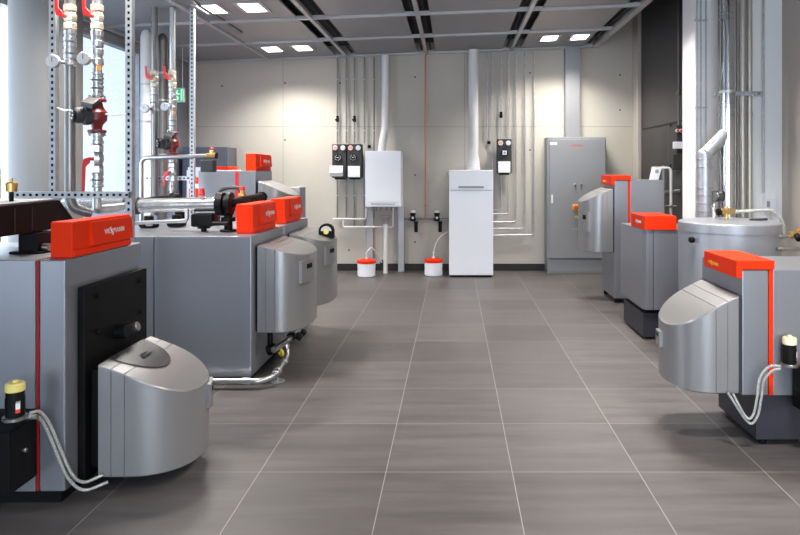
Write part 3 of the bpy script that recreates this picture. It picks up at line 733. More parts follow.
def rig(y, xa, xp, xq, xb, dz, where, grp, rz, elbow):
    lv = .22 if xa is not None else .12
    ztop = 3.02
    t = thing('support_frame', 'perforated galvanised support frame holding '+where[0], 'frame', ((xa or xb),y+.06,0), 'perforated frames')
    if xa is not None: upright(t, xa, y-.045, .0005, zc(xa)-.02)
    upright(t, xb, y-.045, .0005, zc(xb)-.02)
    if xa is not None: crossbar(t, xa-.22, xb+.02, y-.088, 1.285+dz)
    else: crossbar(t, xb-.5, xb-.0, y+.04, 1.36)
    # return pipe
    r = .034
    t = thing('heating_pipe', 'grey steel riser with a gauge, '+where[1], 'pipe', (xp,y+.01,1.1), grp)
    b = MB(); b.tube([(xp,y,zc(xp) if xa is None else ztop),(xp,y,1.20+dz),(xp+.11,y+.06,1.16+dz)] if xa is not None else [(xp,y,ztop-.005),(xp,y,1.0)], r*.95, 18, .09); b.build('pipe', 'dull', t)
    b = MB(); fitting(b, xp, y, 2.10+dz, 2.33+dz, r*1.03, 3); b.build('union', 'steel', t)
    ball_valve(t, xp, y, 2.33+dz, 2.49+dz, r*1.0, -1, True, lv)
    gauge(t, xp-.055, y-.03, 2.118+dz, .042, xp-.01)
    # flow pipe with pump
    t = thing('heating_pipe', 'steel riser with red and black pump, '+where[1], 'pipe', (xq,y+.01,1.1), grp)
    b = MB(); b.tube([(xq,y,ztop-.005),(xq,y,1.90+dz)], r*.85, 18); b.build('upper_pipe', 'steel', t)
    b = MB(); b.tube([(xq,y,1.69+dz),(xq,y,1.215+dz)]+elbow, r*.85, 18, .09); b.build('lower_pipe', 'steel', t)
    for za, zb, n in ((1.905,2.06,3),(2.10,2.33,2)):
        b = MB(); fitting(b, xq, y, za+dz, zb+dz, r*1.03, n); b.build('union', 'steel', t)
    ball_valve(t, xq, y, 2.33+dz, 2.49+dz, r*1.0, -1, True, lv)
    gauge(t, xq-.035, y-.03, 2.135+dz, .042, xq-.01)
    pump(t, xq, y, 1.785+dz)
    for za, zb, n in ((1.60,1.676,1),(1.33,1.42,2)):
        b = MB(); fitting(b, xq, y, za+dz, zb+dz, r*1.03, n); b.build('union', 'steel', t)
    ball_valve(t, xq, y, 1.42+dz, 1.60+dz, r*1.0, -1, False, lv+.02, 'steel')
    b = MB(); b.box(xq+.018, xq+.042, y-.036, y-.030, 2.07+dz, 2.10+dz); b.build('sticker', 'orange', t)
rig(4.2, GX(52,4.155), -2.44, -2.268, GX(128.5,4.155), 0, ('two risers behind the leftmost boiler','one of a pair behind the leftmost boiler'), 'risers by the glazing', 0,
    [(-2.268,4.2,1.19),(-2.268,4.34,1.185),(-2.268,4.64,1.19)])
rig(6.4, None, -2.90, -2.725, -2.52, -.09, ('two slim risers beyond the middle left boilers','one of the pair beyond the middle boilers'), 'risers by the glazing', 0,
    [(-2.725,6.4,1.14),(-2.57,6.4,1.13),(-2.52,6.4,1.12)])
b = MB(); b.curve([(-2.54,4.19,1.845),(-2.44,4.15,1.815),(-2.34,4.14,1.825),(-2.30,4.12,1.845)], .006, 8); single(b, 'signal_cable', 'cable', 'white cable looping from the near frame to the red pump', 'cable', 'pump cables')
b = MB(); b.curve([(-2.235,4.19,1.795),(-2.16,4.2,1.793),(-2.085,4.2,1.795)], .006, 8); single(b, 'signal_cable', 'cable', 'grey cable from the red pump to the right-hand perforated upright', 'cable', 'pump cables')
# horizontal foil pipe behind the near frame
b = MB(); b.tube([(-2.78,4.72,1.20),(-2.345,4.72,1.20)], .05, 18); b.lathe([(.052,0),(.058,.003),(.058,.025),(.052,.028)], (-2.52,4.72,1.20), (1,0,0), 18)
single(b, 'lagged_pipe', 'lag', 'horizontal foil-wrapped pipe behind the elbows of the near risers', 'pipe')
b = MB(); b.tube([(-2.38,4.86,2.9),(-2.38,4.86,1.0)], .007, 8); 
single(b, 'thin_pipe', 'steel', 'thin bright vertical pipe just right of the left riser of the near frame', 'pipe')
# lagged ducts by the window
t = thing('lagged_duct', 'thick white lagged duct standing in front of the blue window', 'duct', (-3.33,7.1,0))
x = GX(146, 7.1); b = MB(); b.lathe([(.056,0),(.056,2.86),(.050,2.90),(.034,2.935),(.012,2.95),(0,2.952)], (x,7.1,.0005), seg=22); b.build('duct', 'whitepipe', t)
for z in (1.55, 1.95, 2.35):
    b = MB(); b.cyl((x,7.1,z),(x,7.1,z+.02), .0585, 20); b.build('band', 'galv', t)
x = GX(162.5, 7.3); t = thing('lagged_duct', 'dark grey lagged duct standing beside the white one', 'duct', (x,7.3,0))
b = MB(); b.lathe([(.058,0),(.058,2.86),(.052,2.90),(.036,2.935),(.012,2.95),(0,2.952)], (x,7.3,.0005), seg=22); b.build('duct', 'dull', t)
for z in (1.6, 2.2, 2.5):
    b = MB(); b.cyl((x,7.3,z),(x,7.3,z+.02), .061, 20); b.build('band', 'galv', t)
# exit sign, hung in front of the glass
t = thing('exit_sign', 'small green exit sign with running figure by the left window', 'sign', (GX(176.5,8.3),8.3,2.24))
x = GX(176.5, 8.3); z = GZ(95, 8.3)
b = MB(); b.box(x-.10, x+.10, 8.3, 8.33, z-.09, z+.09, .004); b.cyl((x-.07,8.315,z+.09),(x-.07,8.315,zc(x)+.01), .004, 6); b.cyl((x+.07,8.315,z+.09),(x+.07,8.315,zc(x)+.01), .004, 6); b.build('housing', 'white', t)
b = MB(); b.box(x-.092, x+.092, 8.297, 8.2995, z-.082, z+.082); s_ = b.build('panel', 'exit', t)
b = MB(); yy = 8.2965
b.sphere((x+.005,yy,z+.05), .014, 10, (1,.1,1))
def limb(b, pts, w):
    for (xa,za),(xb,zb) in zip(pts, pts[1:]):
        d = Vector((xb-xa,0,zb-za)).normalized(); nrm = Vector((-d.z,0,d.x))*w
        b.prism([Vector((x+xa,yy,z+za))+nrm, Vector((x+xb,yy,z+zb))+nrm, Vector((x+xb,yy,z+zb))-nrm, Vector((x+xa,yy,z+za))-nrm], (0,-.001,0))
limb(b, [(0,.035),(-.012,-.01),(.02,-.03),(.012,-.065)], .008); limb(b, [(-.012,-.01),(-.03,-.04),(-.055,-.045)], .008); limb(b, [(-.045,.005),(-.025,.025),(0,.03),(.025,.01),(.04,.015)], .006)
limb(b, [(.06,-.07),(.06,.065),(.085,.065),(.085,-.07)], .004); b.build('running_figure', 'exitw', s_)
# rails and a looped pipe beside the far risers
b = MB(); b.tube([(-2.98,6.3,.0005),(-2.98,6.3,1.555),(-2.36,6.3,1.575)], .020, 14, .07); single(b, 'looped_pipe', 'steel', 'silver pipe turning over in front of the far risers', 'pipe')
t = thing('pressure_controller', 'brass fitting with a dark box on the end of the silver looped pipe', 'controller', (-2.33,6.3,1.45))
b = MB(); b.cyl((-2.358,6.3,1.575),(-2.27,6.3,1.58), .026, 8, .004); b.cyl((-2.31,6.3,1.58),(-2.31,6.3,1.63), .02, 8, .003); b.build('brass_tee', 'brass', t)
b = MB(); b.box(-2.40, -2.28, 6.25, 6.36, 1.42, 1.535, .008); b.build('box', 'rubber', t)
b = MB(); b.cyl((-2.255,6.3,1.578),(-2.27,6.3,1.578), .03, 12, .003); b.build('knob', 'black', t)
b = MB(); b.cyl((-2.31,6.3,1.631),(-2.31,6.3,1.65), .018, 10, .003); b.build('red_cap', 'leverred', t)
# ------------------------------------------------------------------ back wall, left group of thin risers
YP = 9.40
def clamp(b, x, y, z, r=.016):
    b.cyl((x,y,z),(x,y,z+.014), r, 12); b.cyl((x,y+r*.5,z+.007),(x,YB-.0015,z+.007), .005, 8)
ORD = ['leftmost','second from left','third from left','fourth from left','fifth from left','sixth from left']
for k, u in enumerate((337.5, 346.5, 354.5, 364.5, 374)):
    x = GX(u, YP); r = .012
    t = thing('heating_pipe', 'thin steel riser over the black pump modules by the wall boiler, %s' % ORD[k], 'pipe', (x,YP,GZ(215,YP)), 'thin risers left of the wall boiler')
    zt_ = zc(x)-.02
    b = MB()
    if k < 4:
        b.tube([(x,YP,zt_),(x,YP,GZ(143.5,YP))], r, 12); b.tube([(x,YP,GZ(178,YP)),(x,YP,GZ(219 if k < 2 else 227,YP)+.02)], r, 12)
    else: b.tube([(x,YP,zt_),(x,YP,GZ(218,YP))], r, 12)
    b.build('pipe', 'dull', t)
    b = MB()
    for v in (80, 131, 196): clamp(b, x, YP, GZ(v, YP))
    b.build('clamp', 'galv', t)
    if k in (0, 2):
        b = MB(); z = GZ(122, YP); b.lathe([(.016,0),(.022,.01),(.022,.05),(.014,.06),(.02,.07),(.02,.085),(.012,.09)], (x,YP,z), seg=14); b.cyl((x-.03,YP-.02,z+.03),(x+.004,YP-.02,z+.03), .012, 10); b.build('vent_valve', 'black', t)
def pump_module(x0, x1, v0, v1, label, controller, darkface):
    "black insulated pump module with two thermometers and a white controller"
    y1 = YP-.025; y0 = y1-.16; z1, z0 = GZ(v0, y0), GZ(v1, y0); X0, X1 = GX(x0, y0), GX(x1, y0); xm = (X0+X1)/2; w = X1-X0; h = z1-z0
    t = thing('pump_module', label, 'pump module', (xm,(y0+y1)/2,z0), 'pump modules on the back wall')
    b = MB(); b.box(X0, X1, y0, y1, z0, z1, .012); b.build('insulation_shell', 'rubber', t)
    for s, m in ((-1,'dialred'),(1,'dialblue')):
        b = MB(); b.lathe([(.034,0),(.034,.012),(.030,.016)], (xm+s*w*.27,y0-.0005,z1-h*.115), (0,-1,0), 22); g = b.build('thermometer', 'white', t)
        b = MB(); b.lathe([(.028,.0163),(.028,.018)], (xm+s*w*.27,y0-.0005,z1-h*.115), (0,-1,0), 22); b.build('dial', m, g)
    cx, cz = xm-w*.08*(1 if not darkface else 0), z1-h*.40
    b = MB(); b.lathe([(.052,0),(.052,.02),(.046,.026)], (cx,y0-.0005,cz), (0,-1,0), 24); p = b.build('pump_head', 'black', t)
    if darkface:
        b = MB(); b.box(cx-.030, cx+.030, y0-.045, y0-.028, cz-.03, cz+.03, .006); b.build('pump_face', 'white', p)
        b = MB(); b.lathe([(.016,0),(.016,.012)], (cx,y0-.0455,cz), (0,-1,0), 14); b.build('pump_knob', 'frame', p)
    else:
        b = MB(); 
        for k in range(10):
            an = .5+k*(2*PI-1.0)/9+PI/2; b.box(cx+.036*math.cos(an)-.005, cx+.036*math.cos(an)+.005, y0-.030, y0-.0268, cz+.036*math.sin(an)-.005, cz+.036*math.sin(an)+.005)
        b.box(cx-.015, cx+.015, y0-.030, y0-.0268, cz-.004, cz+.006); b.build('pump_scale', 'dial', p)
    if controller:
        b = MB(); b.prism([(X0-.03*controller,y0-.03,z1-h*.66),(X0-.03*controller,y0-.055,z1-h*.84),(X0-.03*controller,y0-.001,z0+.02),(X0-.03*controller,y0-.001,z1-h*.64)], (w*.93,0,0), .003); c = b.build('controller', 'white', t)
        b = MB(); b.box(X0+.02, X0+w*.45, y0-.0445, y0-.038, z1-h*.735, z1-h*.715); b.build('display', 'frame', c)
    else:
        b = MB(); b.box(X0+.012, X0+w*.9, y0-.03, y0-.0005, z0+.012, z1-h*.65, .004); c = b.build('controller', 'white', t)
    b = MB(); b.box(X0+.03, X1-.03, y0+.03, y1-.02, z0-.02, z0-.0005, .004); b.build('lower_collar', 'black', t)
    return t
pump_module(332, 346.3, 144, 178, 'black pump module at left of the wall boiler, outer of the pair, sloped white controller', 1, False)
pump_module(347.2, 361.5, 144, 178, 'black pump module nearest the wall boiler at its left, flat white controller plate', 0, False)
pump_module(497.2, 511.7, 139, 173.5, 'black pump module right of the floor-standing white boiler', 0, True)
b = MB(); x = GX(369, YP); z = GZ(146.5, YP); b.box(x-.022, x+.022, YB-.04, YB-.002, z-.022, z+.022, .004); b.cyl((x,YB-.041,z),(x,YB-.046,z), .009, 12)
single(b, 'switch_box', 'black', 'small black switch on the wall above the left edge of the wall boiler', 'switch', 'small black wall switches')
b = MB(); x = GX(489, YP); z = GZ(142.5, YP); b.box(x-.022, x+.022, YB-.04, YB-.002, z-.022, z+.022, .004); b.cyl((x,YB-.041,z),(x,YB-.046,z), .009, 12)
single(b, 'switch_box', 'black', 'small black switch on the wall left of the right-hand pump module', 'switch', 'small black wall switches')
# ------------------------------------------------------------------ wall-hung boiler
y0, y1 = 9.06, YB-.002
X0, X1, z0, z1 = GX(365, y0), GX(401, y0), GZ(207, y0), GZ(150.8, y0)
t = thing('wall_boiler', 'white wall-hung boiler on the concrete back wall', 'boiler', ((X0+X1)/2,9.25,z0))
b = MB(); b.box(X0, X1, y0+.02, y1, z0, z1, .008); b.build('casing', 'white', t)
b = MB(); b.box(X0+.002, X1-.002, y0, y0+.0195, z0+.065, z1-.002, .008); fr = b.build('front_panel', 'white', t)
b = MB(); b.box(X0+.002, X1-.002, y0, y0+.0195, z0+.002, z0+.062, .008); b.build('control_flap', 'white', t)
b = MB(); b.box(X0+.08, X1-.08, y0-.006, y0-.0003, z0+.035, z0+.05, .002); b.build('control_strip', 'frame', t)
b = MB()
for dx in (.07,.13,.19,.27,.34,.42): b.cyl((X0+dx,9.3,z0-.07),(X0+dx,9.3,z0-.0005), .010, 10)
b.build('connection', 'dull', t)
xf = GX(386, YP); xb_ = GX(381.5, 9.25)
t = thing('flue_pipe', 'white flue pipe rising with a slight bend from the wall-hung boiler', 'flue pipe', (xb_,9.25,z1))
b = MB(); b.tube([(xb_,9.25,z1+.0005),(xb_+.01,9.25,z1+.10),(xf,9.32,z1+.33),(xf,9.32,zc(xf)-.02)], .054, 22, .08); b.build('pipe', 'whitepipe', t)
for z in (1.1+1.44-.2,): 
    b = MB(); b.cyl((xf,9.32,z),(xf,9.32,z+.025), .057, 22); b.cyl((xf,9.36,z+.012),(xf,YB-.002,z+.012), .008, 8); b.build('clamp', 'whitepipe', t)
# pipes under it
def wallpipe(pts, r, name, m, label, grp=None, fil=.03, couple=()):
    b = MB(); b.tube(pts, r, 14, fil)
    for c in couple:
        c = Vector(c); b.cyl(c+Vector((-.018,0,0)), c+Vector((.018,0,0)), r*1.25, 12, .002)
    return single(b, name, m, label, 'pipe', grp)
wallpipe([G(333,219,9.36), G(366,219,9.36), G(366,208,9.36)], .013, 'heating_pipe', 'whitepipe', 'upper of two horizontal pipes below the pump modules left of the wall boiler', couple=[G(340,219,9.36),G(360,219,9.36)])
wallpipe([G(343,220,9.365), G(343,227,9.365), G(393,227,9.365), G(393,208,9.365)], .012, 'heating_pipe', 'whitepipe', 'lower of two horizontal pipes running under the wall-hung boiler', couple=[G(352,227,9.365),G(374,227,9.365)])
x = GX(369.5, 9.33); b = MB(); b.box(x-.05, x+.04, 9.39, 9.445, .0005, z0-.075, .004)
single(b, 'pipe_duct', 'rail', 'grey vertical pipe cover under the left edge of the wall-hung boiler', 'duct')
x = GX(401, 9.33); b = MB(); b.box(x-.042, x+.042, 9.34, 9.445, .0005, z0+.0-.001, .004)
single(b, 'cable_duct', 'rail', 'light grey square duct from floor to right edge of the wall-hung boiler', 'duct')
t = thing('drain_pipe', 'white drain pipe with a funnel top standing under the wall-hung boiler', 'pipe', (GX(385.5,9.2),9.2,0))
x = GX(385.5, 9.2); b = MB(); b.cyl((x,9.2,.0005),(x,9.2,GZ(222,9.2)), .030, 18); b.build('pipe', 'whitepipe', t)
b = MB(); zf_ = GZ(222, 9.2); b.lathe([(.033,-.03),(.033,.0),(.04,.02),(.085,.075),(.085,.088),(.075,.088),(.03,.03),(0,.03)], (x,9.2,zf_), seg=22); b.build('funnel', 'frame', t)
b = MB(); zz = GZ(262, 9.2); b.cyl((x-.05,9.2,zz),(x-.03,9.2,zz), .02, 10); b.cyl((x-.055,9.2,zz-.03),(x-.055,9.2,zz+.03), .018, 10); b.build('drain_tap', 'black', t)
def canister(u, v, label, Y=8.95):
    c = G(u, v, Y); x = c.x; r = .122
    z = 0.0005
    t = thing('canister', label, 'canister', (x,Y,0), 'white canisters with red lids')
    b = MB(); b.lathe([(r*.9,0),(r,.012),(r,.08),(r*.975,.088),(r*.975,.096),(r,.104),(r,.165),(r*.97,.178)], (x,Y,z), seg=28); b.build('body', 'white', t)
    b = MB(); b.lathe([(r*.9,.1785),(r*1.02,.18),(r*1.02,.215),(r*.9,.225),(r*.55,.226),(r*.5,.232),(0,.233)], (x,Y,z), seg=28)
    b.build('lid', 'red', t)
    b = MB(); b.lathe([(.018,.2335),(.018,.25),(.008,.255),(.008,.30),(.014,.305),(.014,.32),(0,.322)], (x,Y,z), seg=14); b.build('valve', 'whitepipe', t)
    return x, Y
xa, ya = canister(366.5, 270, 'white canister with red lid on the floor below the wall-hung boiler')
b = MB(); b.curve([(xa,ya,.325),(xa+.06,ya+.04,.38),(xa+.13,ya+.1,.30),(xa+.17,ya+.16,.20),(xa+.19,ya+.18,.16)], .009, 8); single(b, 'dosing_hose', 'cable', 'pale hose arching from the left canister to the drain pipe', 'hose', 'dosing hoses')
xa, ya = canister(433.5, 268, 'white canister with red lid on the floor beside the floor-standing white boiler', 9.02)
b = MB(); b.curve([(xa,ya,.325),(xa+.04,ya+.08,.45),(xa+.10,ya+.2,.52),(xa+.16,ya+.3,.55),(xa+.19,ya+.34,.56)], .0045, 8); single(b, 'dosing_hose', 'cable', 'thin hose rising from the right canister to the wall', 'hose', 'dosing hoses')
# copper riser and the gas train
x = GX(425.5, YP); b = MB(); b.tube([(x,YP,zc(x)-.02),(x,YP,GZ(217.5,YP)-.01)], .0105, 14); b.cyl((x,YP,GZ(205,YP)),(x,YP,GZ(204,YP)), .016, 12); b.cyl((x-.03,YP,GZ(206,YP)),(x+.03,YP,GZ(206,YP)), .006, 8); b.cyl((x,YP,GZ(124,YP)),(x,YP,GZ(123,YP)), .015, 12)
b.cyl((x,YP+.01,GZ(123.5,YP)),(x,YB-.0015,GZ(123.5,YP)), .005, 8)
single(b, 'copper_pipe', 'copper', 'copper pipe coming straight down the middle of the back wall', 'pipe')
b = MB(); b.tube([G(403.5,219,YP), G(449,219,YP)], .014, 14)
for u in (417, 421, 430, 432): p = G(u,219,YP); b.cyl(p-Vector((.02,0,0)), p+Vector((.02,0,0)), .019, 12, .002)
single(b, 'gas_pipe', 'dull', 'horizontal pipe on the wall between the two white boilers', 'pipe')
def filt(u, label):
    p = G(u, 219, YP-.045); x, y, z = p
    t = thing('water_filter', label, 'filter', (x,y,z-.17), 'black water filters')
    b = MB(); b.lathe([(.022,0),(.026,.006),(.026,.12),(.03,.125),(.03,.15)], (x+.03,y,z-.185), seg=18); b.build('cup', 'black', t)
    b = MB(); b.lathe([(.03,0),(.044,.01),(.044,.045),(.034,.055),(.034,.085),(.04,.09),(.04,.118)], (x-.015,y,z-.03), seg=20); b.build('head', 'black', t)
    b = MB(); b.cyl((x-.015,y-.045,z+.02),(x-.015,y-.05,z+.02), .018, 16); b.build('gauge', 'dial', t)
    b = MB(); b.lathe([(.034,0),(.036,.004),(.036,.025),(.028,.032),(0,.034)], (x-.015,y,z+.0885), seg=20); b.build('cap', 'palecap', t)
    b = MB(); b.cyl((x-.085,y,z-.005),(x-.06,y,z-.005), .02, 12, .003); b.cyl((x-.06,y,z-.005),(x+.07,y,z-.005), .015, 12); b.cyl((x-.015,y,z+.005),(x-.015,YB-.0015,z+.005), .008, 8); b.build('connection', 'dull', t)
filt(414, 'black water filter with pale cap left of the copper pipe'); filt(438, 'black water filter with pale cap right of the copper pipe')
# ------------------------------------------------------------------ floor-standing white boiler
y0, y1 = 8.84, YB-.03
X0, X1 = GX(449, y0), GX(493.3, y0); z1 = GZ(170, y0)
t = thing('floor_boiler', 'tall white floor-standing boiler in the middle of the back wall', 'boiler', ((X0+X1)/2,9.1,0))
b = MB(); b.box(X0, X1, y0+.02, y1, .028, z1, .008); b.build('casing', 'white', t)
zs = GZ(190.5, y0)
b = MB(); b.box(X0+.002, X1-.002, y0, y0+.0195, .03, zs-.002, .008); b.build('lower_front', 'white', t)
b = MB(); b.box(X0+.002, X1-.002, y0, y0+.0195, zs+.002, z1-.002, .008); uf = b.build('upper_front', 'white', t)
b = MB(); xm = (X0+X1)/2; zz = GZ(187, y0); b.box(xm-.17, xm+.17, y0-.007, y0-.0003, zz-.014, zz+.012, .004); b.build('handle_strip', 'cabinet', uf)
b = MB(); b.box(X0+.02, X1-.02, y0+.04, y1-.02, .0005, .0275); b.build('plinth', 'black', t)
b = MB(); b.box(X0-.035, X0-.0005, y0+.08, y0+.13, z1-.045, z1-.02, .003); b.cyl((X0-.03,y0+.1,z1-.07),(X0-.03,y0+.1,z1-.046), .006, 8); b.build('lid_clip', 'dull', t)
xf = GX(473.5, 9.15); t = thing('flue_pipe', 'straight white flue pipe above the floor-standing white boiler', 'flue pipe', (xf,9.15,z1))
b = MB(); b.lathe([(.088,0),(.084,.10),(.068,.22),(.068,zc(xf)-.02-z1)], (xf,9.15,z1+.0005), seg=28); b.build('pipe', 'whitepipe', t)
b = MB(); b.lathe([(.086,0),(.092,.004),(.092,.03),(.088,.034)], (xf,9.15,z1+.0006), seg=26); b.build('collar', 'whitepipe', t)
b = MB(); z = 2.62; b.cyl((xf,9.15,z),(xf,9.15,z+.02), .0715, 24); b.cyl((xf,9.2,z+.01),(xf,YB-.002,z+.01), .008, 8); b.build('clamp', 'whitepipe', t)
# ------------------------------------------------------------------ right group of thin risers
R_ = [(487.5, 480, None), (492.5, None, None), (501, None, 210), (508.5, None, 214), (516, 222, 222), (525, 228.5, 228.5), (534, 235, 235)]
N_ = ['leftmost, ending beside the switch','second from left','third from left, entering the pump module','fourth from left, entering the pump module','third from right','second from right','rightmost']
for k, (u, _, vb) in enumerate(R_):
    x = GX(u, YP); zt_ = zc(x)-.02; r = .0105
    t = thing('heating_pipe', 'thin steel riser right of the floor-standing white boiler, '+N_[k], 'pipe', (x,YP,1), 'thin risers right of the floor boiler')
    b = MB()
    if k == 0: b.tube([(x,YP,zt_),(x,YP,GZ(138,YP))], r, 12)
    elif k == 1: b.tube([(x,YP,zt_),(x,YP,.75)], r, 12)
    elif k in (2, 3):
        b.tube([(x,YP,zt_),(x,YP,GZ(138.5,YP))], r, 12); b.tube([(x,YP,GZ(176,YP)),(x,YP,GZ(vb,YP)),(GX(493,YP),YP-.0,GZ(vb,YP))], r, 12, .05)
    else: b.tube([(x,YP,zt_),(x,YP,GZ(vb,YP)),(GX(493,YP),YP-.03,GZ(vb,YP))], r*1.05, 12, .05)
    b.build('pipe', 'galv', t)
    b = MB()
    for v in (82, 124, 212):
        if (k == 0 and v > 130) or (k in (2,3) and v > 130): continue
        clamp(b, x, YP, GZ(v, YP))
    b.build('clamp', 'galv', t)
    if k in (2,):
        b = MB(); z = GZ(118, YP); b.lathe([(.016,0),(.022,.01),(.022,.05),(.014,.06),(.02,.07),(.02,.085),(.012,.09)], (x,YP,z), seg=14); b.build('vent_valve', 'black', t)
# ------------------------------------------------------------------ grey control cabinet
y0, y1 = 9.14, YB-.002
X0, X1 = GX(547.5, y0), GX(606.5, y0); z1 = GZ(137, y0); zb = GZ(259, y0)
t = thing('control_cabinet', 'tall grey control cabinet with orange rotary switch against the back wall', 'cabinet', ((X0+X1)/2,9.3,0))
b = MB(); b.box(X0, X1, y0+.022, y1, zb, z1, .006); b.build('body', 'cabinet', t)
b = MB(); b.box(X0+.03, X1-.012, y0, y0+.0215, zb+.012, z1-.03, .005); dr_ = b.build('door', 'cabinet', t)
b = MB(); b.box(X0+.004, X1-.004, y0+.03, y1-.002, .0005, zb-.0005, .003); pl = b.build('plinth', 'cabinet', t)
b = MB(); b.box(X0+.02, X1-.02, y0+.022, y0+.0295, .03, zb-.03, .002); b.build('plinth_panel', 'cabinet', pl)
def on_door(u, v): return GX(u, y0), GZ(v, y0)
x, z = on_door(553.5, 143.5); b = MB(); b.box(x-.05, x+.05, y0-.0015, y0-.0003, z-.017, z+.017); b.build('nameplate', 'letter', dr_)
x, z = on_door(570.5, 146.5); b = MB(); brand(b, (x,y0-.0012,z), (1,0,0), (0,0,1), .022); b.build('lettering', 'letterred', dr_)
for u in (575, 581.5):
    x, z = on_door(u, 185); b = MB(); b.cyl((x,y0-.0003,z),(x,y0-.014,z), .016, 16, .003); b.build('indicator_lamp', 'dull', dr_)
x, z = on_door(575.5, 207.5); b = MB(); b.box(x-.04, x+.04, y0-.012, y0-.0003, z-.04, z+.04, .004); sw = b.build('switch_plate', 'yellow', dr_)
b = MB(); b.cyl((x,y0-.0125,z),(x,y0-.04,z), .032, 20, .004); b.box(x-.010, x+.010, y0-.055, y0-.0405, z-.03, z+.03, .003); b.build('rotary_knob', 'letterred', sw)
x, z = on_door(577.5, 217); b = MB(); b.box(x-.035, x+.035, y0-.0015, y0-.0003, z-.018, z+.018); b.build('warning_sticker', 'yellow', dr_)
x, z = on_door(576, 229); b = MB(); b.box(x-.05, x+.05, y0-.0015, y0-.0003, z-.012, z+.012); b.build('nameplate', 'frame', dr_)
x, z = on_door(552, 199); b = MB(); b.box(x-.012, x+.012, y0-.012, y0-.0003, z-.06, z+.06, .004); b.build('door_handle', 'letter', dr_)
b = MB(); xa, xb_ = GX(565, 9.36), GX(579.5, 9.36); b.box(xa, xb_, 9.33, YB-.002, z1+.0005, 3.35, .004)
single(b, 'cable_duct', 'cabinet', 'grey rectangular cable duct rising from the grey control cabinet', 'duct')
# ------------------------------------------------------------------ right side machines
def right_boiler(x, ya, yb, z0, zt, xr, label, base, hoodp, lidp, lidz, xs):
    t = thing('boiler', label, 'boiler', ((x+xr)/2,(ya+yb)/2,0), 'boilers with silver burner hoods')
    b = MB(); b.box(x, xs-.0115, ya, yb, z0, zt, .008); b.build('front_casing', 'body', t)
    b = MB(); b.box(xs+.0115, xr, ya, yb, z0, zt, .006); b.build('side_casing', 'body', t)
    b = MB(); b.box(xs-.011, xs+.011, ya-.002, yb-.004, z0+.002, zt+.002, .002); b.build('red_stripe', 'red', t)
    if base:
        b = MB(); b.box(base[0], xr-.02, base[1], base[2], .03, z0-.0005, .006); pb = b.build('base', 'plinth', t)
        feet(t, [(base[0]+.05,base[1]+.04),(base[0]+.05,base[2]-.04),(xr-.1,base[1]+.04)], .0295, .02)
    # lid: a slab over the top with a deeper front lip carrying the name
    lx0, ly0, ly1 = lidp; b = MB()
    b.prism([(lx0,ly0,lidz[0]),(x-.0008,ly0,lidz[0]),(x-.0008,ly0,zt+.0025),(xs+.016,ly0,zt+.0025),(xs+.016,ly0,lidz[1]),(lx0,ly0,lidz[1])], (0,ly1-ly0,0), .004)
    o = b.build('control_unit', 'red', t)
    k = MB(); h = (lidz[1]-lidz[0])*.20; brand(k, (lx0-.0015, ly0+(ly1-ly0)*.84, lidz[0]+(lidz[1]-lidz[0])*.30), (0,-1,0), (0,0,1), h); k.build('lettering', 'yellow', o)
    ha, hb_, hz0, hzb, hzf, hd_, hh = hoodp
    b = MB(); b.box(x-.014, x-.0005, ha-.006, hb_+.01, hz0+.005, hzb+.004, .004); b.build('burner_flange', 'plinth', t)
    hood(t, x-.0145, -1, ha, hb_, hz0, hzb, hzf, hd_, handle=hh)
    return t
Fb = right_boiler(1.486, 3.40, 3.95, .278, .925, 2.45, 'grey boiler nearest the viewer at right, with silver hood and red lid', (1.58,3.446,3.94),
    (3.405, 3.93, .285, .79, .60, .31, (.48,.64,.55,.82)), (1.453,3.39,3.83), (.884,.974), 1.635)
oil_filter(1.708, 3.355, .443, 'black oil filter bottle with cream cap on the rightmost boiler', 'creamcap',
    [[G(781,366,3.320),G(769,367,3.328),G(760,378,3.337),G(757,398,3.345),G(753,415,3.353),G(746,417,3.362),G(733,394,3.370)],
     [G(781,369,3.310),G(772,371,3.322),G(764,381,3.333),G(761,400,3.345),G(757,417,3.357),G(748,422,3.368),G(728,393,3.380)]], r=.034, hb=.095)
t = thing('pump_box', 'black pump box hanging on the near side of the rightmost boiler', 'pump', (1.9,3.36,.23))
b = MB(); b.box(1.74, 2.2, 3.30, 3.394, .23, .442, .008); b.build('housing', 'plate', t)
b = MB(); b.cyl((1.80,3.299,.39),(1.80,3.285,.39), .015, 12, .003); b.build('bolt', 'steel', t)
Db = right_boiler(1.74, 7.13, 7.73, .05, 1.33, 2.28, 'tall grey boiler furthest back at right with red lid beside the control cabinet', None,
    (7.14, 7.72, .545, 1.24, 1.09, .31, (.08,.25,.40,.80)), (1.71,7.12,7.64), (1.275,1.382), 1.90)
feet(Db, [(1.78,7.18),(1.78,7.68),(2.2,7.18)], .0495, .03)
b = MB(); b.prism([(2.205,7.4,1.331),(2.30,7.4,1.331),(2.335,7.4,1.46),(2.24,7.4,1.475)], (0,.05,0), .004); o = b.build('display_module', 'white', Db)
b = MB(); b.box(2.262, 2.298, 7.397, 7.3995, 1.405, 1.445, .001); b.build('screen', 'frame', o)
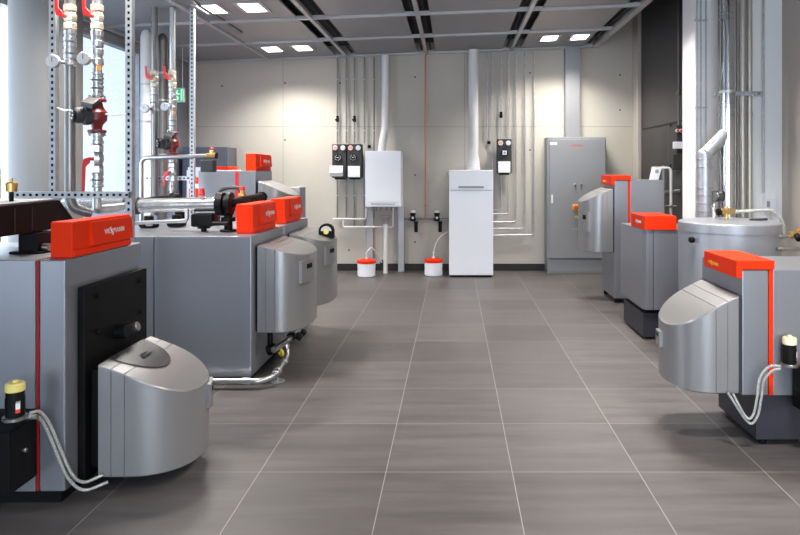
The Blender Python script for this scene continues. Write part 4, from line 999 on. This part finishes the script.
# small boiler without a hood
t = thing('boiler', 'lower grey boiler without a hood at right, red box on its top, dark plinth', 'boiler', (1.9,5.9,0), 'hoodless boilers')
b = MB(); b.prism([(1.60,5.59,.262),(1.60,6.32,.262),(1.68,6.32,.262),(1.68,5.55,.262),(1.625,5.55,.262)], (0,0,.673), .004); b.build('front_casing', 'body', t)
b = MB(); b.box(1.683, 2.12, 5.55, 6.32, .262, .935, .005); b.build('side_casing', 'body', t)
b = MB(); b.box(1.61, 2.08, 5.60, 6.25, .02, .225, .006); b.build('base', 'plinth', t)
b = MB(); b.box(1.64, 2.06, 5.62, 6.2, .2255, .2615); b.build('base_neck', 'black', t)
feet(t, [(1.66,5.65),(1.66,6.2),(2.0,5.65)], .0195, .02)
b = MB(); b.box(1.60, 1.87, 5.53, 5.95, .936, 1.055, .006); o = b.build('control_unit', 'red', t)
k = MB(); brand(k, (1.5985,5.80,.985), (0,-1,0), (0,0,1), .022); k.build('lettering', 'letter', o)
b = MB(); b.box(1.601, 1.872, 5.5285, 5.951, .938, .95, .002); b.build('base_strip', 'red', o)
# hot-water tank
tx, ty, tr = 2.085, 5.0, .362; zt_ = 1.05
t = thing('storage_tank', 'big round silver hot-water tank at right', 'tank', (tx,ty,0))
b = MB(); b.lathe([(tr-.02,0.001),(tr,.02),(tr,.985)], (tx,ty,0), seg=64); b.build('jacket', 'tank', t)
b = MB(); b.lathe([(tr+.004,.985),(tr+.004,1.045),(tr-.004,1.053),(tr*.8,1.062),(.06,1.068),(0,1.068)], (tx,ty,0), seg=64); b.build('lid', 'tank', t)
b = MB(); b.cyl((tx-tr+.03,ty-.18,.93),(tx-tr-.0,ty-.19,.93), .022, 14, .004); b.build('side_plug', 'black', t)
b = MB(); b.lathe([(.022,0),(.022,.06),(.03,.062),(.03,.085),(.016,.09),(.016,.11)], (2.03,5.14,1.067), seg=16); b.build('top_connection', 'chrome', t)
t = thing('brass_valve', 'brass valve with a black knob on top of the silver tank', 'valve', (2.06,5.0,1.07))
vz = GZ(211.5, 4.98)
b = MB(); b.cyl((2.02,4.98,vz),(2.12,4.98,vz), .022, 8, .004); b.cyl((2.06,4.98,1.07),(2.06,4.98,vz), .016, 12); b.cyl((2.06,4.98,vz),(2.06,4.98,vz+.035), .018, 8, .003); b.build('body', 'brass', t)
b = MB(); b.cyl((1.985,4.98,vz-.005),(2.019,4.98,vz-.002), .026, 16, .005); b.build('knob', 'black', t)
b = MB(); b.tube([(2.125,4.98,vz-.003),(2.33,4.98,vz+.01)], .013, 12); b.curve([(2.33,4.98,vz+.01),(2.40,4.98,vz+.005),(2.46,4.98,vz-.04),(2.49,4.98,vz-.11),(2.492,4.98,.95)], .012, 10); b.build('braided_hose', 'braid', t)
b = MB(); b.cyl((2.20,4.90,1.07),(2.33,4.90,1.075), .009, 8); single(b, 'sensor_lead', 'rubber', 'short black lead lying on the silver tank lid', 'cable')
# pipes with valve at the right edge
t = thing('pipe_manifold', 'two silver pipes with brass and black valves at the right edge of the view', 'pipe', (2.55,4.75,.9))
for v in (236.5, 249):
    b = MB(); b.tube([G(777,v,4.7), G(812,v,4.7)], .011, 12); p = G(781,v,4.7); b.cyl(p-Vector((.01,0,0)), p+Vector((.014,0,0)), .017, 12, .002); b.build('pipe', 'steel', t)
p = G(797, 236, 4.66); b = MB(); b.cyl(p-Vector((.05,0,-.008)), p+Vector((.05,0,.012)), .028, 10, .006); b.build('valve_body', 'brass', t)
b = MB(); b.cyl(p+Vector((-.015,-.02,.01)), p+Vector((-.015,-.06,-.02)), .022, 14, .004); b.build('valve_knob', 'black', t)
b = MB(); b.cyl(p+Vector((.0,0,.02)), p+Vector((.02,0,.055)), .018, 10, .004); b.build('valve_cap', 'copper', t)
# ------------------------------------------------------------------ flues on the white pier
YF = 6.12
def bands(t, x, y, zs, r, m='steel'):
    for z in zs:
        b = MB(); b.lathe([(r,0),(r+.006,.003),(r+.006,.016),(r,.019)], (x,y,z), seg=26); b.build('joint_band', m, t)
xd = GX(704.5, YF); xm = GX(727.5, YF)
t = thing('flue_pipe', 'short thick silver flue with a slanted elbow joining the tall polished flue', 'flue pipe', (xd,YF,0))
b = MB(); za = GZ(155,YF); b.cyl((xd,YF,.0005),(xd,YF,za), .068, 28); b.build('pipe', 'galv', t)
b = MB(); pe = Vector((xm-.012,YF,za+.20)); b.sphere((xd,YF,za), .0679, 28); b.cyl((xd,YF,za), pe, .063, 28); b.build('elbow', 'galv', t)
bands(t, xd, YF, [GZ(v,YF) for v in (212,204,196,189,168,160)], .068)
t = thing('flue_pipe', 'tall polished steel flue on the white pier', 'flue pipe', (xm,YF,0))
b = MB(); b.cyl((xm,YF,.0005),(xm,YF,ZT-.002), .066, 30); b.build('pipe', 'chrome', t)
bands(t, xm, YF, [GZ(v,YF) for v in (174,170,166,160,116,108,104,20,14,8)], .066, 'chrome')
b = MB(); xq = GX(768, YF); z = GZ(92, YF); b.box(GX(720,YF), xq, YF+.12, YF+.15, z-.02, z+.02); 
for u in (723, 735, 742, 750): b.cyl((GX(u,YF),YF+.12,z),(GX(u,YF),YF+.10,z), .008, 8)
b.cyl((xm,YF,z-.012),(xm,YF,z+.012), .071, 26); b.cyl((xq-.03,YF+.115,z),(xq-.03,YF+.09,z), .02, 12); b.cyl((GX(762,YF),YF+.115,z),(GX(762,YF),YF+.09,z), .02, 12)
b.build('wall_bracket', 'galv', t)
b = MB(); x = GX(721,YF); z = GZ(196,YF); b.cyl((x-.02,YF-.02,z),(x-.09,YF-.06,z), .05, 18, .006); b.build('inspection_cover', 'dull', t)
for k, (u, r, m, lab) in enumerate(((719.5,.016,'dull','slim steel pipe just left of the tall polished flue'),(735,.020,'dull','slim dark steel pipe just right of the tall polished flue'),(742.5,.030,'beigepipe','wider beige pipe right of the tall polished flue'),(749.5,.026,'beigepipe','narrower beige pipe, second right of the tall polished flue'))):
    x = GX(u, 6.3); b = MB(); b.cyl((x,6.3,.0005),(x,6.3,ZT-.002), r, 18)
    b.cyl((x,6.3,GZ(116,6.3)),(x,6.3,GZ(112,6.3)), r*1.15, 18, .003)
    single(b, 'riser_pipe', m, lab, 'pipe', 'pipes beside the tall flue')
for k, u in enumerate((697, 701, 706)):
    x = GX(u, 6.37); b = MB(); b.cyl((x,6.37,.0005),(x,6.37,ZT-.002), .008, 10)
    for v in (107.5, 20): b.cyl((x,6.37,GZ(v,6.37)-.008),(x,6.37,GZ(v,6.37)+.008), .013, 10); b.box(x-.02, x+.02, 6.378, 6.3985, GZ(v,6.37)-.006, GZ(v,6.37)+.006)
    single(b, 'riser_pipe', 'galv', 'thin conduit on the white pier left of the tall flue, %s of three' % ('left','middle','right')[k], 'pipe', 'thin conduits on the white pier')
x = GX(763.5, 6.37); t = thing('wall_socket', 'white switch box on the white pier with a conduit coming down to it', 'switch', (x,6.38,GZ(215,6.37)))
b = MB(); b.cyl((x,6.375,GZ(193,6.37)),(x,6.375,ZT-.002), .011, 10); b.build('conduit', 'galv', t)
xa, xb_ = GX(764.5,6.35), GX(775,6.35); b = MB(); b.box(xa, xb_, 6.33, 6.398, GZ(211,6.35), GZ(197,6.35), .006); o = b.build('box', 'white', t)
b = MB(); b.box(xa+.012, xa+.042, 6.324, 6.3297, GZ(207,6.35), GZ(201,6.35), .002); b.build('rocker', 'frame', o)
b = MB(); b.curve([(xb_-.03,6.37,GZ(211,6.35)-.001),(xb_-.025,6.37,GZ(216,6.35)),(xb_-.05,6.36,GZ(224,6.35)),(xb_-.02,6.36,GZ(236,6.35))], .008, 8); b.build('cable', 'cable', t)
# pump module and pipes on the dark wall
xw = 2.60
t = thing('pump_module', 'black pump module with two red dials on the dark wall at right', 'pump module', (2.5,7.6,1.45), 'pump modules on the dark wall')
b = MB(); b.box(2.53, xw, 7.48, 7.76, 1.50, 1.95, .012); b.build('insulation_shell', 'rubber', t)
for dx in (.014, .056):
    b = MB(); b.lathe([(.020,0),(.020,.02),(.017,.024)], (2.52+dx,7.4795,1.885), (0,-1,0), 18); g = b.build('thermometer', 'white', t)
    b = MB(); b.lathe([(.016,.0243),(.016,.026)], (2.52+dx,7.4795,1.885), (0,-1,0), 18); b.build('dial', 'letterred', g)
b = MB(); b.box(2.48, 2.585, 7.445, 7.4795, 1.68, 1.76, .008); b.build('pump_face', 'white', t)
b = MB(); b.box(2.48, 2.60, 7.45, 7.4795, 1.44, 1.62, .01); b.build('controller', 'rubber', t)
for k, u in enumerate((678.5, 683)):
    x = GX(u, 7.6); b = MB(); b.cyl((x,7.6,1.951),(x,7.6,ZT-.002), .010, 10); b.cyl((x,7.6,GZ(95,7.6)),(x,7.6,GZ(91,7.6)), .026, 12, .004)
    single(b, 'riser_pipe', 'dull', ('left','right')[k]+' thin riser above the pump module on the dark wall', 'pipe', 'risers on the dark wall')
t = thing('heating_pipe', 'pale pipe with a brass end turning down behind the furthest right boiler', 'pipe', (2.43,7.35,.6))
zq = GZ(168, 7.5); b = MB(); b.tube([(GX(656,7.5),7.5,zq),(GX(671,7.5),7.5,zq),(GX(671,7.5),7.5,.4)], .016, 12, .05); b.build('pipe', 'whitepipe', t)
b = MB(); x = GX(655,7.5); b.cyl((x-.04,7.5,zq-.01),(x+.03,7.5,zq), .024, 10, .004); b.cyl((x,7.5,zq),(x,7.5,zq-.09), .018, 10); b.build('brass_elbow', 'brass', t)
b = MB(); zz = GZ(206,7.5); xx = GX(671,7.5); b.cyl((xx-.06,7.5,zz),(xx+.06,7.5,zz), .010, 10); b.cyl((xx,7.46,zz),(xx,7.54,zz), .02, 10, .003); b.build('tap', 'steel', t)
b = MB(); b.tube([(2.285,7.62,GZ(192,7.62)),(2.59,7.62,GZ(192,7.62))], .022, 14); b.cyl((2.56,7.62,GZ(192,7.62)),(2.608,7.62,GZ(192,7.62)), .03, 12, .004)
single(b, 'heating_pipe', 'steel', 'short horizontal steel pipe from the dark wall to the furthest right boiler', 'pipe')
b = MB(); b.tube([(GX(664,8.2),8.2,1.5),(GX(664,8.2),8.2,.3)], .03, 14); b.tube([(GX(664,8.2),8.2,1.2),(2.6,8.2,1.2)], .02, 12)
single(b, 'heating_pipe', 'dull', 'dark pipe standing in the gap behind the furthest right boiler', 'pipe')
t = thing('expansion_vessel', 'small pale round vessel behind the red box of the hoodless boiler', 'vessel', (2.33,6.62,0))
b = MB(); b.lathe([(.02,0),(.12,.05),(.13,.8),(.125,.86),(.09,.91),(0,.93)], (2.06,6.75,.0005), seg=28); b.build('vessel', 'whitepipe', t)
